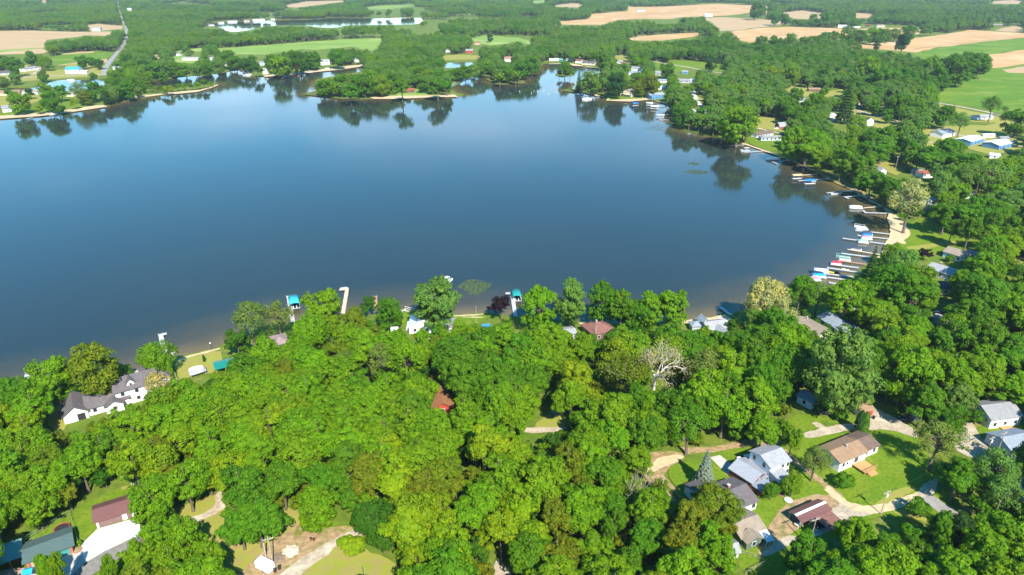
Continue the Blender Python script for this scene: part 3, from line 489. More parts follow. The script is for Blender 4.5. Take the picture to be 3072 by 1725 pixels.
def garage_door(e, x, y, w_, h, m, ang=0):
    mb = MB()
    for i in range(4): mb.box(-w_/2, w_/2, -.06 if i % 2 else -.075, .05, h*i/4+.03, h*(i+1)/4)
    o = mb.build('garage_door', m, e); o.location = (x, y, 0); o.rotation_euler = (0, 0, ang); return o
def chimney(e, x, y, z0, z1, w_=.7, m=None, d=None):
    d = d or w_; o = MB().box(x-w_/2, x+w_/2, y-d/2, y+d/2, z0, z1).build('chimney', m or BRICK, e)
    MB().box(x-w_/2-.08, x+w_/2+.08, y-d/2-.08, y+d/2+.08, z1+.003, z1+.12).build('cap', CONC, o); return o
def vent(e, x, y, z, r=.09, h=.5): MB().tube([(x, y, z), (x, y, z+h)], r, 7).build('vent_pipe', STEEL, e)
def frame_of(f, ax, ay, bx, by, z=0.):
    A, B = at(px(f, ax, ay), z), at(px(f, bx, by), z); d = B-A; return A, math.atan2(d.y, d.x), d.xy.length
HOUSES = 'houses and sheds round the lake'
def house(label, f, ax, ay, bx, by, W, hw, rise, wall, roof, typ='gable', ridge='x', name='house', cat='house', far=False, keep=False, z=0., L=None, win='flr', oh=.4, **k):
    A, rz, l = frame_of(f, ax, ay, bx, by, z); L = L or l; e = thing(name, (A.x, A.y, 0), rz, label, cat, HOUSES)
    block(e, 0, 0, L, W, hw, rise, wall, roof, typ, ridge, oh=oh, win=win, far=far, **k)
    if keep: keep_clear(e, -.3, L+.3, -.3, W+.3, hw+rise*.6)
    c_, s_ = cos(rz), sin(rz); DRY.append([(A.x+x*c_-y*s_, A.y+x*s_+y*c_) for x, y in ((-1, -1), (L+1, -1), (L+1, W+1), (-1, W+1))])
    return e, L
def keep_clear(e, x0, x1, y0, y1, h):
    c, s = cos(e.rotation_euler.z), sin(e.rotation_euler.z); g = [(e.location.x+x*c-y*s, e.location.y+x*s+y*c) for x, y in ((x0, y0), (x1, y0), (x1, y1), (x0, y1))]
    DRY.append(g); q = proj([(x, y, z) for z in (1., h) for x, y in g])[:, :2]; cx_, cy_ = q.mean(0)
    hull = geometry.convex_hull_2d([Vector(p) for p in q]); CLEAR.append([((q[i][0]-cx_)*.8+cx_, (q[i][1]-cy_)*.8+cy_) for i in hull])
# --- south-east cluster
e, L = house('tan-roofed white ranch house with a wooden deck on the open lawn', 'C4', 1095, 578, 1305, 487, 6.9, 3.3, 1.25, 'white', 'tan', win='r', keep=False)
for x, w_, h in ((1.6, .9, 1.2), (3.0, .7, .9)): window(e, x, 0, 2.0, w_, h, 0)
door(e, 5.2, 0, .95, 2.1, WHITEP, z=1.0); window(e, 6.4, 0, 2.0, 1.5, 1.7, 0, nm='patio_door'); window(e, 0, 4.5, 2.2, 1., 1.2, -pi/2); window(e, 0, 7.5, 1.2, .9, .8, -pi/2)
block(e, L+.003, .9, 6.2, 6.6, 2.6, 1.1, 'white', 'brown', win='fr'); chimney(e, 5.2, 2.7, 3.9, 5.4, .3, STEEL); vent(e, 2.6, 2.2, 4.); vent(e, 7.5, 5.5, 3.9)
dk = MB().box(5.2, 9.6, -4., -.05, .75, .92).box(5.3, 5.5, -3.9, -3.7, -.2, .74).box(9.3, 9.5, -3.9, -3.7, -.2, .74).build('deck', WOOD, e)
rl = MB()
for x in np.arange(5.2, 9.7, .88): rl.box(x, x+.09, -4., -3.91, .923, 1.85)
rl.box(5.2, 9.7, -4.02, -3.9, 1.853, 1.92).box(9.56, 9.65, -3.88, -.1, 1.853, 1.92); rl.build('railing', WOOD, dk); MB().box(6., 8.8, -5.2, -4.02, .1, .5).box(6., 8.8, -4.6, -4.03, .503, .72).build('step', WOOD, dk)
e, L = house('white two-storey house with a grey roof joined to a maroon garage', 'E', 735, 607, 965, 517, 7.2, 5.2, 1.3, 'white', 'lgrey', win='r', keep=False)
for x, z in ((4.3, 4.4), (6., 4.2), (5., 1.8), (6.3, 1.9)): window(e, x, 0, z, .85, 1.2, 0)
for y in (2.2, 5.6): window(e, 0, y, 4.4, .9, 1.3, -pi/2)
block(e, .2, -3.2, 3.3, 3.195, 3.4, .5, 'white', 'lgrey', 'shed', win='r'); vent(e, 4., 2.6, 6.1); vent(e, 4.4, 2.8, 6.1); vent(e, 2.2, 2., 5.9); vent(e, 2.6, 5.2, 5.8)
c_ = MB().prism([(0, 2.2), (7.5, 2.2), (7.5, 2.42), (0, 2.42)], -2.4, -.01, 'x').build('lean_to_roof', RF['bgrey'], e); MB().tube([(.7, -3.25, 3.2), (.7, -3.25, 0)], .06, 6).build('downpipe', WHITEP, e)
e, L = house('maroon garage with a grey metal roof beside the white two-storey house', 'E', 265, 518, 530, 692, 6.6, 2.6, 1.3, 'maroon', 'mgrey', name='garage', cat='garage', win='', keep=False)
window(e, L, 3.3, 1.9, .8, .8, pi/2); garage_door(e, 0, 3.3, 4.6, 2.2, WHITEP, -pi/2); o = MB().box(L+.01, L+3., .2, 4., -.2, 1.9).build('annex', WL['maroon'], e); MB().prism([(-.1, 1.75), (4.3, 2.2), (4.3, 2.34), (-.1, 1.89)], L+.02, L+3.3, 'x').build('annex_roof', RF['bgrey'], e)
e, L = house('white cottage with a dark roof in two steps below the maroon garage', 'E', 362, 1003, 588, 914, 9., 2.7, 1.5, 'white', 'slate', win='r', keep=False)
window(e, 2., 0, 1.5, .7, 1.1, 0); window(e, 5., 0, 1.5, 1.1, 1.2, 0); block(e, -6.5, 4.5, 6.49, 7.5, 2.6, 1.3, 'white', 'slate', win='f'); chimney(e, 1.4, 5.4, 3.5, 5., .6)
e, L = house('taupe-shingled cottage with green walls beside the gravel yard', 'E', 400, 1362, 690, 1258, 6.9, 2.5, 1.3, 'green', 'taupe', win='r', keep=False)
block(e, .3, -1.6, 4.2, 2.2, 2.5, 1.1, 'green', 'taupe', ridge='y', win='f'); vent(e, 4.6, 1.6, 3.); o = MB().prism([(-3., 2.1), (-.05, 2.6), (-.05, 2.7), (-3., 2.2)], 4.9, 7., 'x').build('awning', RF['pale'], e)
for x in (4.9, 7.2): MB().tube([(x, -2.8, 0), (x, -2.8, 2.1)], .06, 6).build('post', WHITEP, o)
door(e, 5.8, 0, .9, 2., WHITEP); g_ = thing('garden_chair', e.matrix_world @ Vector((0, 0, 0)), e.rotation_euler.z, 'small white garden chair by the corner of the taupe cottage', 'chair')
g_.location = at(px('E', 470, 1370), 0); MB().box(-.3, .3, -.3, .3, .38, .45).build('seat', WHITEP, g_); MB().box(-.3, .3, .25, .31, .453, 1.).build('backrest', WHITEP, g_); [MB().box(x-.03, x+.03, y-.03, y+.03, 0, .377).build('leg', WHITEP, g_) for x in (-.27, .27) for y in (-.27, .27)]
# carport
A, rz, L = frame_of('E', 1125, 1160, 1470, 1003); e = thing('carport', (A.x, A.y, 0), rz, 'open red-brown carport with a white ridge strip on the gravel yard', 'carport', HOUSES); W = 3.7
roofshape(L, W, 2.3, .65, 'gable', 'x', .3, .1).build('roof', RF['mbrown'], e); MB().prism([(W/2-.35, 2.96), (W/2, 3.057), (W/2+.35, 2.96), (W/2+.35, 3.), (W/2, 3.1), (W/2-.35, 3.)], -.3, L+.3, 'x').build('ridge_strip', WHITEP, e)
for x in np.linspace(.1, L-.1, 4):
    for y in (.1, W-.1): MB().tube([(x, y, -.1), (x, y, 2.3)], .07, 6).build('post', STEEL, e)
MB().box(3., L, .2, .3, 0, 2.1).box(L-.1, L, .303, W-.3, 0, 2.1).build('wall', WL['cream'], e)
MB().prism([(-3.9, 1.75), (-.1, 2.1), (-.1, 2.18), (-3.9, 1.83)], 4.2, 9.4, 'x').build('lean_to_roof', RF['choc'], e)
for x in (4.4, 7., 9.4): MB().tube([(x, -3.7, -.1), (x, -3.7, 1.8)], .06, 6).build('post', STEEL, e)
p = thing('storage_crate', e.location, rz, 'pale slatted crate pile under the front edge of the red-brown carport', 'crate'); p.location = at(px('E', 1105, 1120), 0); MB().box(-.9, .9, -.6, .6, 0, .7).box(-.95, .95, -.65, .65, .703, .78).build('box', mat('pine', (.62, .52, .34)), p); MB().box(-.5, .2, -.3, .3, .79, 1.1).build('lid', WL['blue'], p)
e, L = house('white house with a grey roof and garage doors in its gable, by the asphalt road', 'C4', 2292, 232, 2535, 200, 8.5, 3.3, 1.9, 'white', 'grey', win='f', keep=False)
garage_door(e, 0, 2.1, 3., 2.2, WL['cream'], -pi/2); garage_door(e, 0, 6.2, 3., 2.2, WL['cream'], -pi/2); window(e, 0, 3, 3.6, .8, .7, -pi/2); window(e, 0, 5.4, 3.6, .8, .7, -pi/2); door(e, 6.6, 0, .95, 2.1, WHITEP); MB().box(3.4, 7.4, -1.6, -.05, .1, .5).build('porch', WOOD, e)
e, L = house('little red shed with a brown roof at the gravel road', 'B4', 1272, 1255, 1368, 1238, 4.6, 2.3, .9, 'red', 'tan', name='shed', cat='shed', win='', keep=False); door(e, 1.2, 0, .9, 1.9, WL['white']); o = MB().box(-.02, .05, .3, 4.3, 0, 2.2).build('side_panel', WL['white'], e)
e, L = house('pale blue house at the asphalt road, half out of frame', 'C4', 2455, 480, 2680, 440, 8, 3., 1.6, 'paleblue', 'bgrey', win='fl')
e, L = house('white house with a grey roof behind the trees at the road fork', 'C4', 2530, 868, 2740, 830, 8, 2.8, 1.5, 'white', 'grey', win='fl')
e, L = house('white-roofed house half hidden among the southern trees', 'C4', 1330, 1460, 1590, 1400, 8, 3., 1.6, 'white', 'mwhite', win='f', keep=False)
e, L = house('small grey shed in the trees below the taupe cottage', 'C4', 232, 1264, 303, 1258, 3.4, 2., .8, 'grey', 'lgrey', name='shed', cat='shed', win='f')
# --- south-west cluster
e, L = house('white garage with a brown metal roof behind a blinding white concrete apron', 'C1', 850, 1050, 1195, 938, 5.8, 2.5, 1.05, 'white', 'mbrown', name='garage', cat='garage', win='', keep=False, oh=.5)
garage_door(e, 2.9, 0, 4.9, 2.3, mat('brown_door', (.19, .115, .10))); door(e, 6.9, 0, 1., 2.1, MATS['brown_door']); window(e, L, 3.3, 1.6, .9, 1., pi/2)
e, L = house('long low garage with a green roof, brick piers and a teal door', 'C1', 245, 1402, 645, 1252, 6., 2.4, .8, 'tan', 'mgreen', name='garage', cat='garage', win='', keep=False, oh=.6)
garage_door(e, L*.68, 0, L*.5, 2.2, WL['teal'])
for x in (.35, L*.40, L-.35): MB().box(x-.32, x+.32, -.3, -.08, 0, 2.3).build('pier', BRICK, e)
A, rz, L = frame_of('C1', -120, 1475, 222, 1352); e = thing('porch', (A.x, A.y, 0), rz, 'turquoise metal porch roof on posts beside the long green-roofed garage', 'porch roof', HOUSES); MB().prism([(0, 2.2), (5.6, 3.), (5.6, 3.1), (0, 2.3)], 0, L, 'x').build('roof', RF['mturq'], e)
for x in np.linspace(.3, L-.3, 4):
    for y, h in ((.3, 2.22), (5.2, 2.9)): MB().tube([(x, y, -.1), (x, y, h)], .09, 6).build('post', WOOD, e)
# --- the long lakeside house
A, rz, L0 = frame_of('G', 290, 1215, 745, 1085); e = thing('house', (A.x, A.y, 0), rz, 'long white lakeside house with a dark taupe roof, dormer and white chimney', 'house', HOUSES)
_, _, L1 = frame_of('G', 745, 1085, 1530, 870); block(e, 0, 0, L0, 9.5, 2.7, 2.2, 'white', 'slate', ridge='y', win='r', oh=.5); garage_door(e, L0*.3, 0, 2.8, 2.2, WHITEP); o = MB().box(L0*.55, L0*.88, -.06, .05, .05, 2.2).build('dark_garage_panel', BLACKP, e)  # black panel on the solid wall: dark garage interior put in as colour
block(e, L0+.004, .8, L1, 8., 2.7, 2., 'white', 'slate', win='f', oh=.5); x2 = L0+L1-3.2; block(e, x2, 1.2, 11.5, 8.4, 5.2, 2.3, 'white', 'slate', win='f', oh=.5); block(e, x2+8., 5.2, 7.4, 10., 3.6, 3., 'white', 'slate', 'hip', win='l', oh=.4)
block(e, x2+3.6, 2.1, 2., 3., 1.1, 1., 'white', 'slate', ridge='y', win='', z0=5.6, oh=.25); window(e, x2+4.6, 2.1, 6.15, .6, .8, 0); block(e, L0+L1-6.4, -1.2, 4.6, 2.4, 2.6, 1.3, 'white', 'slate', ridge='y', win='f', oh=.5)
chimney(e, L0+L1-6.6, 5.6, 2.5, 6.6, 1.5, WHITEP, 1.1); vent(e, L0+4, 2.5, 3.4); vent(e, L0+9, 3.2, 3.7); MB().box(x2-3.2, x2+1.5, 9.9, 13.6, .3, .55).build('deck', WOOD, e); block(e, x2+2.2, 9.61, 3., 2.6, 3., 1.3, 'white', 'bgrey', ridge='y', win='', oh=.3)
DRY.append([(e.location.x+x*cos(rz)-y*sin(rz), e.location.y+x*sin(rz)+y*cos(rz)) for x, y in ((-1, -2), (L0+L1+13, -2), (L0+L1+13, 16), (-1, 11))])
A, rz, L = frame_of('B1', 1885, 945, 2045, 905); e = thing('pavilion', (A.x, A.y, 0), rz, 'teal-roofed open pavilion with orange timber on the lakeside lawn', 'pavilion', HOUSES); roofshape(L, 5., 2.4, .7, 'gable', 'x', .35, .1).build('roof', RF['mteal'], e); MB().box(0, L, 4.7, 4.85, 0, 2.3).box(L-.14, L, 0, 4.69, 0, 1.2).build('wall', WOOD, e); keep_clear(e, -.5, L+.5, -.3, 5.5, 3.)
for x in (.1, L/2, L-.1): MB().box(x-.09, x+.09, .05, .23, 0, 2.4).build('post', WOOD, e)
# --- north edge of the wood
H = house
H('low house with a purple-grey hip roof under the two lakeside cottonwoods', 'B2', 362, 800, 490, 768, 7, 2.6, 1.6, 'grey', 'purple', 'hip', win='f')
e, L = H('white gabled lake house with a bright white roof beneath a big soft green tree', 'B2', 1528, 640, 1728, 636, 8.4, 2.8, 2.4, 'white', 'pale', ridge='y', win='fl'); MB().box(-1.4, -.05, 2, 9, .3, .5).build('deck', WHITEP, e)
H('narrow white shed deep in the trees west of the white gabled lake house', 'B2', 1380, 678, 1424, 676, 3.4, 2.6, .8, 'white', 'mwhite', name='shed', cat='shed', win='f')
H('low house with a grey hip roof beside the white gabled lake house', 'B2', 1790, 630, 1925, 624, 6, 2.4, 1.2, 'grey', 'grey', 'hip', win='f')
H('white house glimpsed through the leaves south of the white gabled lake house', 'B2', 1635, 800, 1722, 792, 6, 3.2, 1.4, 'white', 'lgrey', win='f')
e, L = H('red cabin with an orange-brown roof and white eaves deep in the wood', 'B2', 1735, 1352, 1905, 1330, 9, 2.5, 1.9, 'red', 'orange', ridge='y', win='f', oh=.6); chimney(e, 2, 6, 3, 5.2, .6)
e, L = H('brown hip-roofed house on the shore lawn between the green maples', 'B3', 1100, 652, 1285, 605, 8.5, 2.8, 2.1, 'brown', 'choc', 'hip', win='fl'); chimney(e, 3.8, 4.6, 3.6, 5.6, .5, STEEL)
H('small flat grey shed at the west edge of the brown-roofed house lawn', 'B3', 855, 640, 948, 628, 5, 2.3, .7, 'grey', 'lgrey', name='shed', cat='shed', win='f')
e, L = H('grey T-roofed cottage with a white gable by the sandy cove', 'B3', 2090, 608, 2258, 585, 6.5, 2.7, 1.5, 'grey', 'lgrey', win='r', keep=False); block(e, 2.6, -4.2, 3.6, 4.6, 2.7, 1.3, 'white', 'lgrey', ridge='y', win='f'); block(e, .8, 5.8, 2.8, 3.4, 2.7, 1.5, 'grey', 'bgrey', ridge='y', win='')
H('small blue-grey gazebo roof west of the T-roofed cottage', 'B3', 1955, 565, 2035, 562, 3.6, 2.2, 1.3, 'grey', 'bgrey', 'hip', name='gazebo', cat='gazebo', win='')
e, L = H('long brown-roofed bungalow with a cream A-frame gable by the hedge', 'B4', 722, 545, 872, 628, 8, 2.5, 1.6, 'cream', 'taupe', win='f', keep=False); window(e, L, 4, 1.5, 1.6, 1.2, pi/2); chimney(e, 2.6, 4.2, 3.5, 5.2, .4, STEEL); block(e, L-3.2, 1.4, 5.6, 5.4, 2.6, 1.9, 'cream', 'taupe', win='r', oh=.6)
e, L = H('grey-roofed house with blue walls and crossing gables east of the hedge', 'B4', 925, 500, 1085, 607, 7.6, 2.7, 1.6, 'blue', 'bgrey', win='f', keep=False); block(e, 2., 7.2, 5., 5.4, 2.7, 1.5, 'blue', 'bgrey', ridge='y', win=''); block(e, L-2.2, .6, 6., 6., 2.7, 1.4, 'blue', 'bgrey', ridge='y', win='f')
H('white house with a faded green roof screened by trees', 'B4', 1415, 440, 1535, 432, 7, 3.2, 1.6, 'white', 'mpgreen', win='f', keep=False); H('white shed between trees east of the blue-walled house', 'B4', 1228, 470, 1292, 452, 3.2, 2.4, .7, 'white', 'mwhite', name='shed', cat='shed', win='')
e, L = H('grey-roofed house in dappled shade behind the southern docks', 'A5', 1668, 1218, 1908, 1292, 8.5, 2.7, 1.5, 'grey', 'lgrey', win='fl', keep=False); chimney(e, 3, 5, 3.6, 5, .6)
H('dark-roofed house in deep shade south of the dappled grey-roofed one', 'A5', 1735, 1398, 1872, 1402, 7.5, 2.7, 1.5, 'cream', 'dark', win='f', keep=False)
e, L = H('tan-roofed ranch house at the south edge of the beach lawn', 'A5', 1812, 1072, 1988, 1126, 8, 2.7, 1.6, 'paleblue', 'taupe', win='fl', keep=False); block(e, L-2, 5.5, 9, 6, 2.6, 1.3, 'grey', 'grey', win='')
H('pale blue cottage in deep shade behind the big roadside tree', 'B4', 765, 1132, 880, 1192, 4.6, 2.6, .9, 'paleblue', 'bgrey', win='fl', keep=False); H('grey-roofed shed beside the row of shaded cars', 'B4', 1845, 498, 1935, 528, 4, 2.3, .7, 'grey', 'lgrey', name='shed', cat='shed', win='')
# --- east side
H('small white gabled house close to the lake among dense trees', 'A5', 1262, 370, 1322, 362, 9, 3., 1.9, 'white', 'grey', ridge='y', win='f', far=True, keep=False); H('white shed with a red hip roof among the eastern trees', 'A5', 1632, 388, 1738, 384, 6, 2.6, 1.4, 'white', 'red', 'hip', name='shed', cat='shed', win='f', far=True, keep=False); H('grey-roofed garage beside the red-roofed shed', 'A5', 1538, 352, 1632, 372, 5, 2.4, 1., 'grey', 'grey', name='garage', cat='garage', win='f', far=True, keep=False)
H('long white trailer home behind the pale sycamore on the beach', 'A5', 1622, 645, 1778, 607, 4.5, 2.6, .6, 'white', 'mwhite', name='trailer_home', cat='trailer home', win='f', far=True, keep=False); H('grey-roofed cabin beside the long white trailer home', 'A5', 1718, 692, 1806, 682, 6, 2.4, 1.1, 'grey', 'bgrey', win='f', far=True, keep=False); H('white house with a pale grey roof amid the eastern wood', 'A5', 1985, 572, 2112, 576, 7, 2.6, 1.2, 'white', 'lgrey', win='f', far=True, keep=False); H('blue-grey roofed house at the east edge of the wood by the beach', 'A5', 2440, 868, 2590, 862, 7, 2.6, 1.3, 'grey', 'bgrey', win='f', far=True, keep=False)
e, L = H('red gambrel barn with a grey roof and open end shown by a dark panel on a lawn', 'A4', 270, 1167, 356, 1160, 5.6, 2.2, 2.6, 'red', 'lgrey', 'gambrel', name='barn', cat='barn', win='', keep=False); MB().box(-.05, .06, 1., 4.6, 0, 2.6).build('dark_doorway_panel', BLACKP, e)  # flat black panel, gloom inside the open end painted onto a closed wall
e, L = H('light blue cottage with a grey hip roof on the lake lawn', 'A4', 105, 1274, 216, 1274, 6.5, 2.5, 1.4, 'paleblue', 'grey', 'hip', win='f', far=True, keep=False); block(e, L+.01, 1., 6.5, 5.5, 2.3, 1.1, 'paleblue', 'grey', win='f', far=True); H('white cottage with a brown roof behind the light blue one', 'A4', 66, 1248, 214, 1224, 6, 2.5, 1.2, 'white', 'brown', win='f', far=True, keep=False)
H('small white gabled garage under a dark conifer', 'A4', 722, 1062, 784, 1060, 7, 2.7, 1.4, 'white', 'lgrey', ridge='y', name='garage', cat='garage', win='', keep=False)
e, L = H('tall white house with a black roof and blank gable by the road bend', 'A4', 915, 1112, 1048, 1142, 9, 4.8, 2., 'white', 'black', win='f', far=True, keep=False); sheet('driveway', CONC, pl('A4', '680,1095 800,1070 920,1100 880,1122'), clear=False, far=True); block(e, -5.5, 3, 5.49, 5, 2.4, 1., 'white', 'taupe', win='', far=True)
for a in (('tan gabled house behind the purple plum tree', 'A4', 912, 945, 1002, 948, 7, 2.6, 1.4, 'tan', 'brown'), ('brown shed with a green roof at the edge of the big eastern wood', 'A4', 292, 762, 388, 764, 7, 2.8, 1.2, 'brown', 'mpgreen'), ('tan-roofed house on the small dry lawn inside the eastern wood', 'A4', 536, 828, 642, 830, 7, 2.4, 1.3, 'brown', 'tan'), ('white house peeping out between two round trees', 'A4', 446, 922, 504, 925, 6, 2.6, 1.2, 'white', 'lgrey'),
 ('white pole barn with a dark roof on the eastern lawn', 'A4', 1742, 1254, 1852, 1230, 10, 3.6, 1.5, 'white', 'bgrey'), ('white-roofed building with a blue wall, west of the blue pole barn', 'A4', 1995, 1322, 2112, 1288, 11, 3.4, 1.2, 'blue', 'mwhite'), ('blue pole barn with a white roof and white door', 'A4', 2250, 1358, 2380, 1328, 12, 3.4, 1.4, 'blue', 'mwhite'), ('grey shed beside the blue pole barn', 'A4', 2268, 1275, 2345, 1275, 5, 2.3, .8, 'grey', 'grey'), ('white-roofed shed half under leaves below the blue pole barn', 'A4', 2168, 1430, 2255, 1438, 5, 2.4, .8, 'white', 'mwhite'), ('long white house behind the trees of the eastern road', 'A4', 2052, 1085, 2200, 1078, 7, 2.5, 1.1, 'white', 'lgrey'),
 ('grey house under the far eastern trees', 'A4', 2205, 236, 2288, 236, 8, 3, 1.4, 'brown', 'grey'), ('white farm shed at the edge of the tan fields', 'A4', 800, 250, 880, 252, 12, 4, 1.6, 'white', 'mwhite'), ('low white trailer beside the white farm shed', 'A4', 942, 252, 1000, 252, 5, 2.6, .5, 'white', 'mwhite'), ('pink-walled farmhouse by the tan fields', 'A4', 1150, 246, 1222, 246, 9, 3.4, 1.6, 'cream', 'taupe'), ('brown farm shed next to the pink-walled farmhouse', 'A4', 1046, 236, 1086, 238, 7, 3, 1.2, 'brown', 'red'),
 ('distant farm with a dark shed on the tan field', 'A3', 1025, 122, 1105, 122, 14, 4, 2., 'white', 'grey'), ('white barn on the tan field ridge', 'A3', 1745, 178, 1828, 178, 16, 5, 2., 'white', 'mwhite')):
    H(*a, win='f', far=True, keep=False, gap=4.5)
e, L = H('cream two-storey house with a taupe roof on the grassy point', 'A3', 850, 1022, 965, 1038, 9, 5., 2., 'cream', 'taupe', ridge='y', win='f', keep=False, far=True); MB().box(0, L, -1.8, -.05, 2.3, 2.5).box(.2, .4, -1.7, -1.5, 0, 2.297).box(L-.4, L-.2, -1.7, -1.5, 0, 2.297).build('porch', WL['cream'], e)
e, L = H('blue house with a grey gabled roof behind the boat lifts', 'A3', 1160, 1058, 1308, 1048, 8, 3.6, 1.8, 'blue', 'bgrey', win='fl', keep=False, far=True); block(e, .5, -2.5, 4.5, 3, 3.4, 1.6, 'blue', 'bgrey', ridge='y', win='f', far=True)
